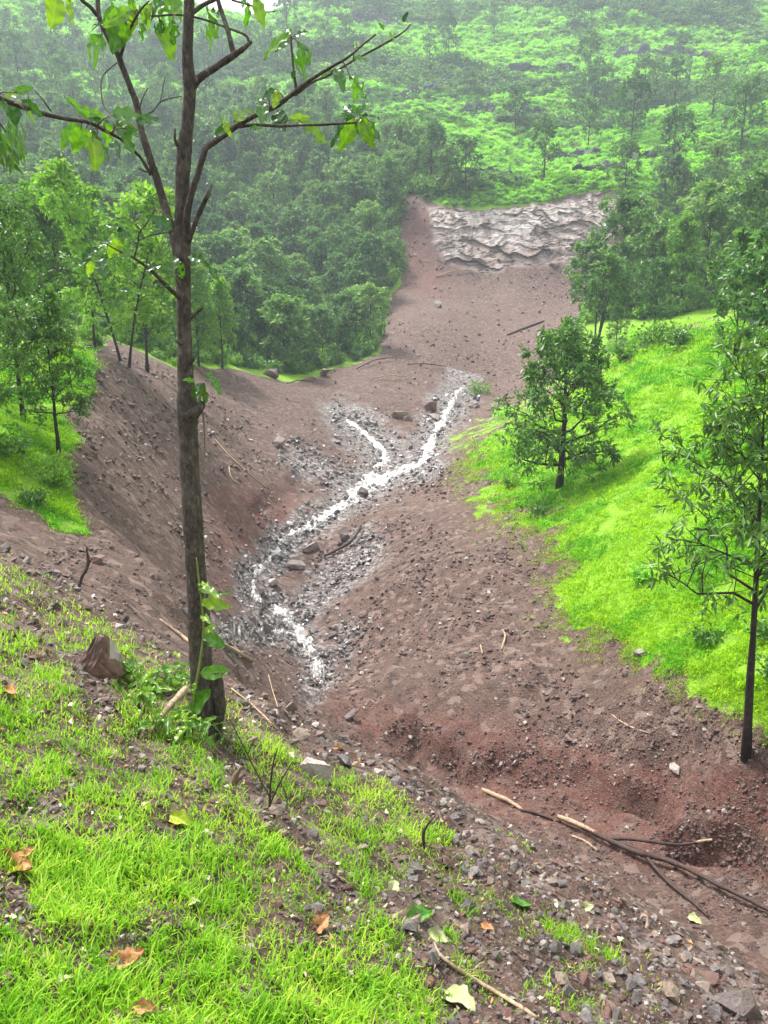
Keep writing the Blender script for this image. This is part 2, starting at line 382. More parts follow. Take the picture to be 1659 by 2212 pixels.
# undercut banks in the red gully floor
for pl, dep in (([(890, 1590), (960, 1640), (1080, 1650), (1200, 1672), (1330, 1710), (1420, 1735)], .75), ([(1470, 1815), (1540, 1815), (1600, 1835), (1700, 1880)], .8), ([(560, 1095), (640, 1060)], .5)):
    dd = dist_poly(PX + (vn(GX * 1.5, GY * 1.5, 240) - .5) * 50, PY + (vn(GX * 1.5 + 9, GY * 1.5, 241) - .5) * 40, pl)
    gl = gl - dep * (.45 + .35 * vn(GX * .5, GY * .5, 243)) * (1 - sstep(2, 52, dd)) * (GR > RE * 1.3) * (GR < 45)
tcz = GZ * 2.4 + (fbm(GX * .3, GY * .3, 3, 261) - .5) * 2.2
tcf = tcz - np.floor(tcz); gl = gl + vr * (sstep(.0, .3, tcf) - tcf) * .16 * sstep(.35, .6, fbm(GX * .25 + 4, GY * .25, 2, 262))
GZ = GZ + rel + gl
# broken stream bed
bed = wet * sstep(14, 18, GR) * (1 - sstep(70, 85, GR))
GZ = GZ + bed * (oct_(.7, 301) * .34 + oct_(.32, 302) * .18 - .07)
# rock terraces on the hillside
tz = GZ / 9.0 + (fbm(GX * .02, GY * .02, 3, 61) - .5) * 1.8
ter = (tz - np.floor(tz)); terr = sstep(.0, .22, ter) - ter
tm = sstep(128, 150, GR) * (1 - sstep(250, 290, GR)) * sstep(.42, .6, fbm(GX * .03 + 9, GY * .03, 3, 62))
GZ = GZ + terr * 4.5 * tm
rockb = tm * ((ter < .26) & (ter > -.01)) * 1.0
# scarp: fractured blocks
def cellular(x, y, s):
    ix, iy = np.floor(x), np.floor(y); f1 = np.full(x.shape, 9.); f2 = np.full(x.shape, 9.); idv = np.zeros(x.shape)
    for dx in (-1, 0, 1):
        for dy in (-1, 0, 1):
            cx, cy = ix + dx, iy + dy; d = np.hypot(cx + _h(cx, cy, s) - x, cy + _h(cx, cy, s + 1) - y); hv_ = _h(cx, cy, s + 2)
            n1 = d < f1; f2 = np.where(n1, f1, np.minimum(f2, d)); idv = np.where(n1, hv_, idv); f1 = np.where(n1, d, f1)
    return f1, f2, idv
sm = scarp > .01; push = np.zeros_like(GZ); crack = np.zeros_like(GZ); block = np.zeros_like(GZ)
xs, zs_ = GX[sm] + (fbm(GX[sm] * .5, GZ[sm] * .5, 3, 70) - .5) * 3, GZ[sm] + (fbm(GX[sm] * .3 + 5, GZ[sm] * .3, 3, 71) - .5) * 3 + GX[sm] * .12
f1, f2, i1 = cellular(xs / 4.4, zs_ / 1.9, 400); g1, g2, i2 = cellular(xs / 1.9, zs_ / .9, 410)
push[sm] = (i1 - .5) * .7 + (i2 - .5) * .45 + (fbm(xs * 1.2, zs_ * 1.8, 4, 72) - .5) * .5
crack[sm] = np.clip((1 - sstep(.02, .16, f2 - f1)) + .6 * (1 - sstep(.02, .14, g2 - g1)), 0, 1) * scarp[sm]; block[sm] = .65 * i1 + .35 * i2
push = push - crack * .2
GY = GY + push * scarp; GX = GX + push * scarp * .2
# FG grass density, also used to tint the soil
G_MAIN = [(-400,1000),(0,1205),(120,1275),(240,1345),(330,1405),(430,1455),(510,1510),(590,1590),(690,1665),(790,1665),(900,1740),(985,1800),(930,1850),(860,1900),(805,1930),(835,1990),(885,2080),(960,2170),(1030,2330),(1030,2800),(-600,2800)]
G_SPARSE = [(900,1740),(1100,1860),(1250,1960),(1420,2070),(1480,2330),(900,2330),(800,1950)]
STREAKS = [([(1180,2000),(1330,2075)],24,.9),([(962,2025),(1005,2095)],20,.8),([(985,1925),(1010,1965)],20,.6),([(1045,1930),(1120,1975)],12,.5),([(1090,1965),(1140,2010)],18,.6),([(1020,2110),(1060,2150)],26,.5),([(1190,2155),(1280,2175)],26,.5),([(1245,2095),(1290,2110)],18,.4),([(930,1870),(1000,1915)],16,.5),([(1090,1800),(1140,1830)],12,.3),([(925,2140),(960,2180)],30,.7)]
BARE = [(130,1745,45,70,.85),(40,1780,35,40,.8),(20,1940,60,45,.9),(60,2000,40,40,.6),(290,1645,60,30,.8),(260,2060,55,55,.85),(210,1500,50,70,.85),(380,1740,60,18,.7),(345,1790,45,14,.5),(640,1930,80,40,.45),(150,2050,60,40,.5),(420,2010,40,40,.4),(680,2000,80,50,.6),(250,2190,50,30,.6),(590,2120,60,40,.35),(90,1420,120,26,.6),(60,1350,60,22,.5),(800,1760,50,22,.5),(850,1830,55,24,.5),(110,2140,50,40,.4),(215,1440,70,40,1),(440,1560,60,30,.8),(330,1500,60,26,.7)]
STREAKB = [([(480,1620),(560,1720),(660,1830),(760,1960)],26,.85),([(0,1290),(60,1330),(110,1400)],16,.6),([(590,1740),(700,1820)],18,.5)]
def fg_density(x, y):
    n1 = (vn(x / 90, y / 60, 31) - .5) * 60; n2 = (vn(x / 30, y / 22, 32) - .5) * 26
    xx, yy = x + n1 + n2, y + n1 * .5 + n2
    d = soft_in(xx, yy, G_MAIN, 24)
    d = np.maximum(d, soft_in(xx, yy, G_SPARSE, 20) * .16 * (vn(x / 22, y / 18, 33) > .45))
    for p, w, a in STREAKS: d = np.maximum(d, a * (1 - sstep(w * .5, w * 1.3, dist_poly(xx - n1 * .6, yy - n1 * .3, p))))
    for p, w, a in STREAKB: d = d * (1 - a * (1 - sstep(w * .5, w * 1.5, dist_poly(xx - n1 * .5, yy - n1 * .25, p))))
    for bx, by, rx, ry, a in BARE: d = d * (1 - a * (1 - sstep(.5, 1.3, np.hypot((xx - bx) / rx, (yy - by) / ry))))
    d = d * (.55 + .45 * sstep(.36, .54, fbm(x / 60, y / 42, 3, 34)))
    return np.clip(d, 0, 1)
def hband(X, Y, Z): return .75 * fbm(X * .014 + 3.1, Z * .085 + X * .012, 3, 131) + .25 * fbm(X * .05, Z * .2, 2, 132)
PX, PY = proj(GX, GY, GZ)
fg = fg_density(PX, PY) * (GR < RE * 1.12)
veg = np.maximum(veg, fg * .3)
# --- visible lookup: picture point -> ground point
EV = GZ / np.hypot(GX, GY); CM = np.maximum.accumulate(EV, axis=1)
def pick(x, y):
    """ground point seen at picture point(s) (x, y): returns xyz array and distance"""
    x = np.atleast_1d(np.asarray(x, float)); y = np.atleast_1d(np.asarray(y, float))
    az, e = ray(x, y); fi = np.interp(az, AZ, np.arange(na)); ci = np.clip(np.rint(fi).astype(int), 0, na - 1)
    out = np.zeros((len(x), 3)); rr = np.zeros(len(x))
    order = np.argsort(ci)
    u, start = np.unique(ci[order], return_index=True); start = list(start) + [len(order)]
    for q, c in enumerate(u):
        idx = order[start[q]:start[q + 1]]
        k = np.clip(np.searchsorted(CM[c], e[idx]), 1, nr - 1)
        e0 = CM[c][k - 1]; e1 = CM[c][k]; t = np.clip((e[idx] - e0) / np.maximum(e1 - e0, 1e-9), 0, 1)
        lr = LR[k - 1] + (LR[k] - LR[k - 1]) * t; rr[idx] = np.exp(lr)
        out[idx, 2] = GZ[c][k - 1] + (GZ[c][k] - GZ[c][k - 1]) * t
    out[:, 0] = rr * np.sin(az); out[:, 1] = rr * np.cos(az)
    return out, rr
def height(X, Y):
    """terrain height and vegetation mask under world points"""
    X = np.atleast_1d(np.asarray(X, float)); Y = np.atleast_1d(np.asarray(Y, float))
    az = np.arctan2(X, Y); lr = np.log(np.hypot(X, Y))
    i = np.clip(np.searchsorted(AZ, az) - 1, 0, na - 2); j = np.clip(np.searchsorted(LR, lr) - 1, 0, nr - 2)
    a = np.clip((az - AZ[i]) / (AZ[i + 1] - AZ[i]), 0, 1); b = np.clip((lr - LR[j]) / (LR[j + 1] - LR[j]), 0, 1)
    def bi(G): return (G[i, j] * (1 - a) + G[i + 1, j] * a) * (1 - b) + (G[i, j + 1] * (1 - a) + G[i + 1, j + 1] * a) * b
    return bi(GZ), bi(veg)
def visible(X, Y, Z, tol=.02):
    az = np.arctan2(X, Y); lr = np.log(np.hypot(X, Y)); e = Z / np.hypot(X, Y)
    i = np.clip(np.rint(np.interp(az, AZ, np.arange(na))).astype(int), 0, na - 1); j = np.clip(np.searchsorted(LR, lr) - 1, 0, nr - 1)
    return e >= CM[i, j] - tol
# --- ground mesh
idx = (np.arange(na)[:, None] * nr + np.arange(nr)[None, :])
q = np.stack([idx[:-1, :-1], idx[:-1, 1:], idx[1:, 1:], idx[1:, :-1]], -1).reshape(-1, 4)
def mat_ground():
    m = NT('slope_ground'); g = m.n('NewGeometry').outputs['Position']
    A1 = m.n('Attribute', attribute_name='mask'); sp = m.n('SeparateColor'); m.lk(A1.outputs['Color'], sp.inputs[0])
    vegf, redf, scf = sp.outputs[0], sp.outputs[1], sp.outputs[2]
    A2 = m.n('Attribute', attribute_name='mask2'); sp2 = m.n('SeparateColor'); m.lk(A2.outputs['Color'], sp2.inputs[0])
    wetf, rockf, crf = sp2.outputs[0], sp2.outputs[1], sp2.outputs[2]
    nb = m.noise(g, .35, 5, .6); nm = m.noise(g, 2.2, 6, .65); nf = m.noise(g, 16, 6, .7); nx = m.noise(g, 60, 4, .7)
    vo = m.n('TexVoronoi', Scale=34.0); m.lk(g, vo.inputs['Vector'])
    vo2 = m.n('TexVoronoi', Scale=5.5); m.lk(g, vo2.inputs['Vector'])
    d = m.ramp(nf.outputs[0], [(.3, (.027, .0135, .0095)), (.48, (.088, .048, .036)), (.62, (.15, .094, .073)), (.78, (.3, .218, .175))])
    d = m.mix(m.mr(nb.outputs[0], .4, .65, 0, .5), d, (.122, .075, .058))
    d = m.mix(m.mr(nm.outputs[0], .52, .72, 0, .5), d, (.047, .026, .019))
    pv = m.n('SeparateColor'); m.lk(vo2.outputs['Color'], pv.inputs[0])
    d = m.mix(m.mr(pv.outputs[0], .72, .9, 0, .7), d, (.22, .158, .13))
    d = m.mix(m.mr(pv.outputs[1], .78, .92, 0, .7), d, (.04, .024, .02))
    pv1 = m.n('SeparateColor'); m.lk(vo.outputs['Color'], pv1.inputs[0])
    d = m.mix(m.mr(pv1.outputs[0], .7, .95, 0, .4), d, (.19, .132, .107))
    rf = m.math('MULTIPLY', redf, m.mr(nm.outputs[0], .35, .6, .1, .85), True)
    rc = m.ramp(nf.outputs[0], [(.3, (.07, .022, .017)), (.55, (.15, .058, .043)), (.8, (.24, .13, .10))])
    d = m.mix(rf, d, rc)
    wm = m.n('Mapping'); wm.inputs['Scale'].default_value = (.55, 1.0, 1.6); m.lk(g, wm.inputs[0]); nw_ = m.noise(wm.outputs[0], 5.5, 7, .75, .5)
    wet_sheen_col = m.ramp(nw_.outputs[0], [(.4, (.05, .038, .034)), (.5, (.13, .105, .095)), (.57, (.36, .335, .315)), (.66, (.74, .72, .7))])  # pale stops paint sky sheen and white water strands into the wet bed
    d = m.mix(m.math('MULTIPLY', wetf, .9), d, wet_sheen_col)
    # vegetated soil
    v = m.ramp(nf.outputs[0], [(.3, (.07, .17, .008)), (.5, (.18, .36, .01)), (.7, (.3, .50, .016))])
    v = m.mix(m.mr(nb.outputs[0], .5, .7, 0, .5), v, (.10, .23, .012))
    ve = m.math('ADD', vegf, m.math('ADD', m.math('MULTIPLY', m.math('SUBTRACT', nm.outputs[0], .5), .8), m.math('MULTIPLY', m.math('SUBTRACT', nf.outputs[0], .5), .7)))
    vm = m.mr(ve, .4, .58)
    c = m.mix(vm, d, v)
    # bare rock face
    s1 = m.n('Mapping'); s1.inputs['Scale'].default_value = (.25, .25, 1.0); m.lk(g, s1.inputs[0])
    ns = m.noise(s1.outputs[0], 1.3, 9, .78, 1.2); ns2 = m.noise(s1.outputs[0], .33, 4, .6)
    sc = m.ramp(ns.outputs[0], [(.32, (.15, .108, .092)), (.43, (.32, .26, .23)), (.52, (.5, .44, .405)), (.65, (.76, .71, .68))])
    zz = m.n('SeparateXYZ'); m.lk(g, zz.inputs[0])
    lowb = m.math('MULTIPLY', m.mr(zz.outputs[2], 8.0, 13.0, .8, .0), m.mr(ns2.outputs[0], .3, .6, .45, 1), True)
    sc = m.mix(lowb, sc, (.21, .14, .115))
    bk = m.n('Attribute', attribute_name='block').outputs['Fac']
    sc = m.mix(m.mr(bk, .4, .8, .0, .65), sc, m.mix(m.mr(ns.outputs[0], .4, .6), (.2, .14, .12), (.36, .28, .245)))
    sc = m.mix(m.math('MULTIPLY', crf, .75), sc, (.06, .045, .04))
    s2 = m.n('Mapping'); s2.inputs['Scale'].default_value = (1.0, .3, .12); m.lk(g, s2.inputs[0]); nst = m.noise(s2.outputs[0], .9, 5, .7)
    sc = m.mix(m.mr(nst.outputs[0], .5, .66, 0, .7), sc, (.13, .075, .06))
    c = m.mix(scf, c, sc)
    nr_ = m.noise(g, 1.2, 6, .7)
    c = m.mix(m.math('MULTIPLY', rockf, m.mr(nr_.outputs[0], .4, .55, 0, 1), True), c, (.075, .065, .07))
    rgh = m.mr(wetf, 0, 1, .8, .22)
    h = m.math('ADD', m.math('MULTIPLY', nf.outputs[0], 1.0), m.math('MULTIPLY', vo.outputs['Distance'], .35))
    b1 = m.bump(h, .9, .06); b2 = m.bump(nx.outputs[0], .6, .012, b1)
    b3 = m.bump(nm.outputs[0], .35, .3, b2)
    return m.done(m.bsdf(c, rgh, .35, b3))
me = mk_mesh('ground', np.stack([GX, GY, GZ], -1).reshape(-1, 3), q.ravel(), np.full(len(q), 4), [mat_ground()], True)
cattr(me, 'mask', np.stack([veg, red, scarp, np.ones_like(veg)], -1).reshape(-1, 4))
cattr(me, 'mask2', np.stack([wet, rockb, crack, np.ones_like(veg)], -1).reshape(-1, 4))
fattr(me, 'block', block)
fs_ = scarp.ravel()[q[:, 0]] < .5; me.polygons.foreach_set('use_smooth', fs_)
link('ground', me, kind='structure', label='steep hillside with a brown landslide gully and green slopes')

# ------------------------------------------------------------------ stream: draped water ribbons
sv, sl, sc_ = [], [], []; nn = 0
for k, s in STREAM.items():
    if k not in 'abd': continue
    p = spline(s, 24); dx = np.gradient(p[:, 0]); dy = np.gradient(p[:, 1]); L = np.hypot(dx, dy)
    dn = np.linspace(-1, 1, 21)
    # width mostly across the picture, since the bed is seen at a slant
    ww = p[:, 2] * (.8 if k == 'a' else .45) * (.25 + .75 * vn(np.arange(len(p)) / 4.0, np.full(len(p), 3.3), 12))
    X = p[:, 0][:, None] + dn[None] * (ww * np.abs(dy / L) * .55 + ww * .22)[:, None]
    Y = p[:, 1][:, None] - dn[None] * (ww * dx / L * .20)[:, None]
    W3, rr = pick(X.ravel(), Y.ravel())
    Z = W3[:, 2].reshape(X.shape); rr = rr.reshape(X.shape)
    Zs = Z.copy()
    for it in range(3):
        Zs[1:-1] = (Zs[:-2] + Zs[1:-1] * 2 + Zs[2:]) / 4; Zs[:, 1:-1] = (Zs[:, :-2] + Zs[:, 1:-1] * 2 + Zs[:, 2:]) / 4
    Zs = Zs + .07 - .12 * np.abs(dn)[None]**2 + (vn(X / 9, Y / 6, 9) - .5) * .20 + (vn(X / 3.5, Y / 2.5, 10) - .5) * .10
    W3[:, 2] = Zs.ravel()
    m_, n_ = X.shape; i = np.arange(m_ * n_).reshape(m_, n_) + nn
    qq = np.stack([i[:-1, :-1], i[:-1, 1:], i[1:, 1:], i[1:, :-1]], -1).reshape(-1, 4)
    sv.append(W3); sl.append(qq.ravel()); sc_.append(np.full(len(qq), 4)); nn += m_ * n_
def mat_water():
    m = NT('stream_water'); g = m.n('NewGeometry').outputs['Position']
    n = m.noise(g, 5.5, 6, .7, .8); n2 = m.noise(g, 14, 4, .7)
    c = m.ramp(n.outputs[0], [(.36, (.11, .09, .08)), (.46, (.3, .28, .26)), (.58, (.78, .77, .75))])  # whites are foam plus sky reflection painted into the water colour
    return m.done(m.bsdf(c, m.mr(n.outputs[0], .4, .62, .06, .45), .6, m.bump(n2.outputs[0], .8, .06)))
link('stream', mk_mesh('stream', np.concatenate(sv), np.concatenate(sl), np.concatenate(sc_), [mat_water()], True), kind='structure', label='narrow white stream running down the bottom of the gully')
# ------------------------------------------------------------------ leaves and trees
def leaf_quads(base, dirs, L, Wd, rng, fold=.25, lv=None):
    """diamond leaves folded on the midrib; base (N,3), dirs (N,3) unit, L (N,), Wd (N,)"""
    N = len(base); up = rng.normal(size=(N, 3)) * .55 + np.array([0, 0, 1.0])
    side = np.cross(dirs, up); side /= np.linalg.norm(side, axis=1, keepdims=True) + 1e-9
    nrm = np.cross(side, dirs)
    mid = base + dirs * (L * .5)[:, None]
    l = mid + side * (Wd * .5)[:, None] + nrm * (Wd * fold)[:, None]
    r = mid - side * (Wd * .5)[:, None] + nrm * (Wd * fold)[:, None]
    tip = base + dirs * L[:, None] - nrm * (L * .12)[:, None]
    V = np.stack([base, r, tip, l], 1).reshape(-1, 3)
    i = np.arange(N)[:, None] * 4
    F = np.concatenate([i + np.array([[0, 1, 2]]), i + np.array([[0, 2, 3]])], 1).ravel()
    if lv is None: lv = rng.random(N)
    return V, F, np.repeat(lv, 4)
def rosettes(tips, out, n, L, Wd, rng, droop=.3, spread=1.0, jit=.0, light=None):
    T = len(tips); b = np.repeat(tips, n, 0) + rng.normal(size=(T * n, 3)) * jit
    d = np.repeat(out, n, 0) * .5 + rng.normal(size=(T * n, 3)) * spread; d[:, 2] -= droop
    d /= np.linalg.norm(d, axis=1, keepdims=True) + 1e-9
    k = .7 + .6 * rng.random(T * n)
    lv = np.clip(np.repeat(rng.random(T), n) * .45 + rng.random(T * n) * .55, 0, 1)
    return leaf_quads(b, d, L * k, Wd * k, rng, lv=lv)
def leaf_mesh(name, parts, mat):
    vs, fs, ls = [], [], []; o = 0
    for V, F, l in parts: vs.append(V); fs.append(F + o); ls.append(l); o += len(V)
    V = np.concatenate(vs); F = np.concatenate(fs)
    me = mk_mesh(name, V, F, np.full(len(F) // 3, 3), [mat]); fattr(me, 'lv', np.concatenate(ls)); return me
def gen_tree(seed, H=8, cb=.3, cr=2.2, tr=.12, stems=1, nl=14, sub=4, tw=3, lpt=9, L=.3, Wd=.12, droop=.3, spread=.8, jit=.05, prof=None, lean=.0, wob=.05, leaf='leaf', bark='bark_dark', up=.55, stemspread=.25, nt_=6):
    rng = np.random.default_rng(seed); T = Tubes(); tips, outs = [], []
    for s in range(stems):
        a0 = rng.random() * 6.28 + s * 6.28 / max(stems, 1); sp = stemspread if stems > 1 else lean
        h = H * (1 - .18 * rng.random() * (stems > 1)); n = 9
        t = np.linspace(0, 1, n)
        p = np.stack([np.cos(a0) * (sp * h * t**1.1 + (.12 if stems > 1 else 0)), np.sin(a0) * (sp * h * t**1.1 + (.12 if stems > 1 else 0)), h * .94 * t], 1)
        w = rng.normal(size=(n, 2)) * wob * h * .25; w[0] = 0; p[:, :2] += np.cumsum(w, 0) * .35
        p[0, 2] = -.35
        tk = tr * (1 if stems == 1 else .7)
        rad = tk * (1.0 - .85 * t); rad[0] *= 1.35
        T.add(p, rad, nt_, seed, .12)
        k = max(4, nl // stems)
        for i in range(k):
            u = cb + (1 - cb) * (i + .2 + .7 * rng.random()) / k; u = min(u, .99)
            q = np.array([np.interp(u, t, p[:, c]) for c in range(3)]); rr = np.interp(u, t, rad)
            c01 = (u - cb) / (1 - cb)
            pr = prof(c01) if prof else (math.sin(math.pi * min(1, .22 + .72 * c01))**.8)
            az = i * 2.4 + rng.random() * .9 + s; Lb = cr * pr * (.7 + .5 * rng.random())
            el = up * (.6 + .7 * rng.random()) + .5 * c01
            d = np.array([math.cos(az) * math.cos(el), math.sin(az) * math.cos(el), math.sin(el)])
            m = 5; s5 = np.linspace(0, 1, m)
            lp = q + d * (Lb * s5)[:, None]; lp[:, 2] += .12 * Lb * s5**2
            lp[1:] += rng.normal(size=(m - 1, 3)) * .06 * Lb
            T.add(lp, np.maximum(rr * .62 * (1 - .8 * s5), .008), 5, seed + i)
            tips.append(lp[-1]); outs.append(d)
            for j in range(sub):
                v = .3 + .68 * (j + rng.random()) / sub
                b = np.array([np.interp(v, s5, lp[:, c]) for c in range(3)])
                e = d * .7 + rng.normal(size=3) * .75; e[2] += .15; e /= np.linalg.norm(e)
                sl_ = Lb * .5 * (1.25 - v) * (.7 + .6 * rng.random()) + .15
                sp_ = np.stack([b, b + e * sl_ * .55 + rng.normal(size=3) * .04 * sl_, b + e * sl_])
                T.add(sp_, np.array([.2, .13, .06]) * rr * (1.2 - .6 * v) + .004, 4, seed + i * 7 + j)
                tips.append(sp_[-1]); outs.append(e)
                for x in range(tw):
                    f = e * .6 + rng.normal(size=3) * .7; f /= np.linalg.norm(f)
                    b2 = sp_[0] + (sp_[-1] - sp_[0]) * (.35 + .6 * rng.random()); tl = sl_ * (.35 + .35 * rng.random())
                    te = b2 + f * tl; T.add(np.stack([b2, te]), [.006 + rr * .03, .004], 3)
                    tips.append(te); outs.append(f)
    tips = np.array(tips); outs = np.array(outs)
    nlv = rosettes(tips, outs, lpt, L, Wd, rng, droop, spread, jit)
    return T.mesh('trunk', M[bark]), leaf_mesh('crown', [nlv], M[leaf])
def tree_at(name, protos, loc, rz, s, label, cat='tree', group=None, sz=1.0):
    o = bpy.data.objects.new(name, None); col.objects.link(o)
    o.location = loc; o.rotation_euler = (0, 0, rz); o.scale = (s, s, s * sz); o.empty_display_size = .2
    o['label'] = label; o['category'] = cat
    if group: o['group'] = group
    for nm, me in zip(('trunk', 'crown'), protos):
        c = bpy.data.objects.new(nm, me); col.objects.link(c); c.parent = o
    return o
def base(x, y):
    w, r = pick(x, y); return w[0], r[0]

# ------------------------------------------------------------------ scatter for uncountable stuff (geometry instances on points)
def scatter(name, meshes, pos, rot, scl, label, cat, seed=0):
    rng = np.random.default_rng(seed); N = len(pos)
    me = bpy.data.meshes.new(name); me.vertices.add(N); me.vertices.foreach_set('co', np.asarray(pos, np.float32).ravel())
    a = me.attributes.new('rot', 'FLOAT_VECTOR', 'POINT'); a.data.foreach_set('vector', np.asarray(rot, np.float32).ravel())
    scl = np.asarray(scl, np.float32)
    if scl.ndim == 1: scl = np.repeat(scl[:, None], 3, 1)
    a = me.attributes.new('scl', 'FLOAT_VECTOR', 'POINT'); a.data.foreach_set('vector', scl.ravel())
    a = me.attributes.new('idx', 'INT', 'POINT'); a.data.foreach_set('value', rng.integers(0, len(meshes), N).astype(np.int32))
    ng = bpy.data.node_groups.new(name + '_scatter', 'GeometryNodeTree')
    ng.interface.new_socket('Geometry', in_out='INPUT', socket_type='NodeSocketGeometry'); ng.interface.new_socket('Geometry', in_out='OUTPUT', socket_type='NodeSocketGeometry')
    N_ = ng.nodes.new; gi = N_('NodeGroupInput'); go = N_('NodeGroupOutput'); ip = N_('GeometryNodeInstanceOnPoints'); jn = N_('GeometryNodeJoinGeometry')
    for m in reversed(meshes):
        po = bpy.data.objects.new(m.name + '_source', m)
        oi = N_('GeometryNodeObjectInfo'); oi.inputs['Object'].default_value = po; oi.inputs['As Instance'].default_value = False
        g2 = N_('GeometryNodeGeometryToInstance'); ng.links.new(oi.outputs['Geometry'], g2.inputs[0]); ng.links.new(g2.outputs[0], jn.inputs[0])
    ng.links.new(gi.outputs[0], ip.inputs['Points']); ng.links.new(jn.outputs[0], ip.inputs['Instance']); ip.inputs['Pick Instance'].default_value = True
    for nm, t, s in (('idx', 'INT', 'Instance Index'), ('rot', 'FLOAT_VECTOR', 'Rotation'), ('scl', 'FLOAT_VECTOR', 'Scale')):
        na_ = N_('GeometryNodeInputNamedAttribute'); na_.data_type = t; na_.inputs[0].default_value = nm
        src = na_.outputs[0]
        if s == 'Rotation':
            er_ = N_('FunctionNodeEulerToRotation'); ng.links.new(src, er_.inputs[0]); src = er_.outputs[0]
        ng.links.new(src, ip.inputs[s])
    ng.links.new(ip.outputs[0], go.inputs[0])
    o = link(name, me, kind='stuff', label=label, category=cat)
    md = o.modifiers.new('scatter', 'NODES'); md.node_group = ng
    return o

# ------------------------------------------------------------------ the trees that stand out
RND = np.random.default_rng(7)
# right foreground tree on the bank
b, r = base(1612, 1632)
slim = gen_tree(11, H=7.2, cb=.44, cr=1.9, tr=.085, nl=24, sub=5, tw=4, lpt=6, L=.2, Wd=.055, droop=.5, spread=.75, jit=.04, wob=.012, up=.5, nt_=9, prof=lambda c: 1.05 - .5 * c)
tree_at('slender_tree', slim, b, .6, .9, 'slender dark tree with bare lower trunk on the red bank at right').rotation_euler = (.02, -.16, .6)
# round tree on the edge of the green slope
b, r = base(1208, 1052)
rnd = gen_tree(23, H=6.3, cb=.1, cr=2.45, tr=.15, nl=22, sub=7, tw=4, lpt=8, L=.26, Wd=.10, droop=.25, spread=.8, jit=.05, up=.22, nt_=8, prof=lambda c: math.sin(math.pi * min(1, .36 + .55 * c))**.6)
tree_at('round_tree', rnd, b, .4, .93, 'round crowned tree at the edge of the bright green slope')
# several-stemmed tree behind it
b, r = base(1285, 762)
mul = gen_tree(31, H=7.6, cb=.38, cr=2.1, tr=.16, stems=4, nl=28, sub=5, tw=3, lpt=9, L=.30, Wd=.13, droop=.15, up=.7, stemspread=.2)
tree_at('many_stemmed_tree', mul, b, 1.0, .97, 'tall tree with several leaning stems beside the slide path')
PR = {}
PR['f'] = [gen_tree(100 + i, H=8.0 + .9 * (i % 3), cb=.14 + .1 * (i % 3), cr=2.6 + .5 * (i % 3), tr=.12, stems=1 + (i % 4 == 3), nl=17, sub=5, tw=3, lpt=8, L=.45, Wd=.23, droop=.15, jit=.1, up=.6, leaf='leaf_forest') for i in range(6)]
PR['l'] = [gen_tree(140 + i, H=8.8 + .7 * i, cb=.22, cr=2.1 + .2 * i, tr=.10, stems=1 + i % 2, nl=20, sub=6, tw=3, lpt=9, L=.3, Wd=.16, droop=.2, jit=.12, up=.65, leaf='leaf_light') for i in range(3)]
PR['h'] = [gen_tree(170 + i, H=7.5 + .7 * i, cb=.24, cr=2.9 + .3 * i, tr=.16, nl=13, sub=4, tw=1, lpt=9, L=.55, Wd=.3, droop=.1, jit=.15, up=.5, leaf='leaf_hill') for i in range(4)]
PR['d'] = [gen_tree(190 + i, H=4.6 + .5 * i, cb=.22, cr=1.45 + .2 * i, tr=.065, stems=1 + 2 * (i % 2), nl=18, sub=6, tw=4, lpt=9, L=.15, Wd=.065, droop=.25, jit=.05, up=.6) for i in range(3)]
def bush(seed, rad=.5, hgt=.6, n=160, L=.14, Wd=.07, leaf='leaf_shrub', nst=7):
    rng = np.random.default_rng(seed); T = Tubes(); tips = []; outs = []
    for i in range(nst):
        a = i * 2.4 + rng.random(); d = np.array([math.cos(a) * rad * (.4 + .6 * rng.random()), math.sin(a) * rad * (.4 + .6 * rng.random()), hgt * (.6 + .4 * rng.random())])
        T.add(np.stack([[0, 0, -.1], d * .5 + rng.normal(size=3) * .05 * rad, d]), [.014, .010, .004], 3)
        k = n // nst; f = .35 + .65 * rng.random(k)
        tips.append(d * f[:, None] + rng.normal(size=(k, 3)) * rad * .24); outs.append(np.tile(d / np.linalg.norm(d), (k, 1)))
    t = np.concatenate(tips); t[:, 2] = np.maximum(t[:, 2], .02)
    return T.mesh('trunk', M['bark_dark']), leaf_mesh('crown', [rosettes(t, np.concatenate(outs), 3, L, Wd, rng, .1, .8, .02)], M[leaf])
BU = [bush(300 + i, .55 + .1 * i, .7, 150, .16, .085, ['leaf_shrub', 'leaf', 'leaf_light'][i % 3]) for i in range(6)]
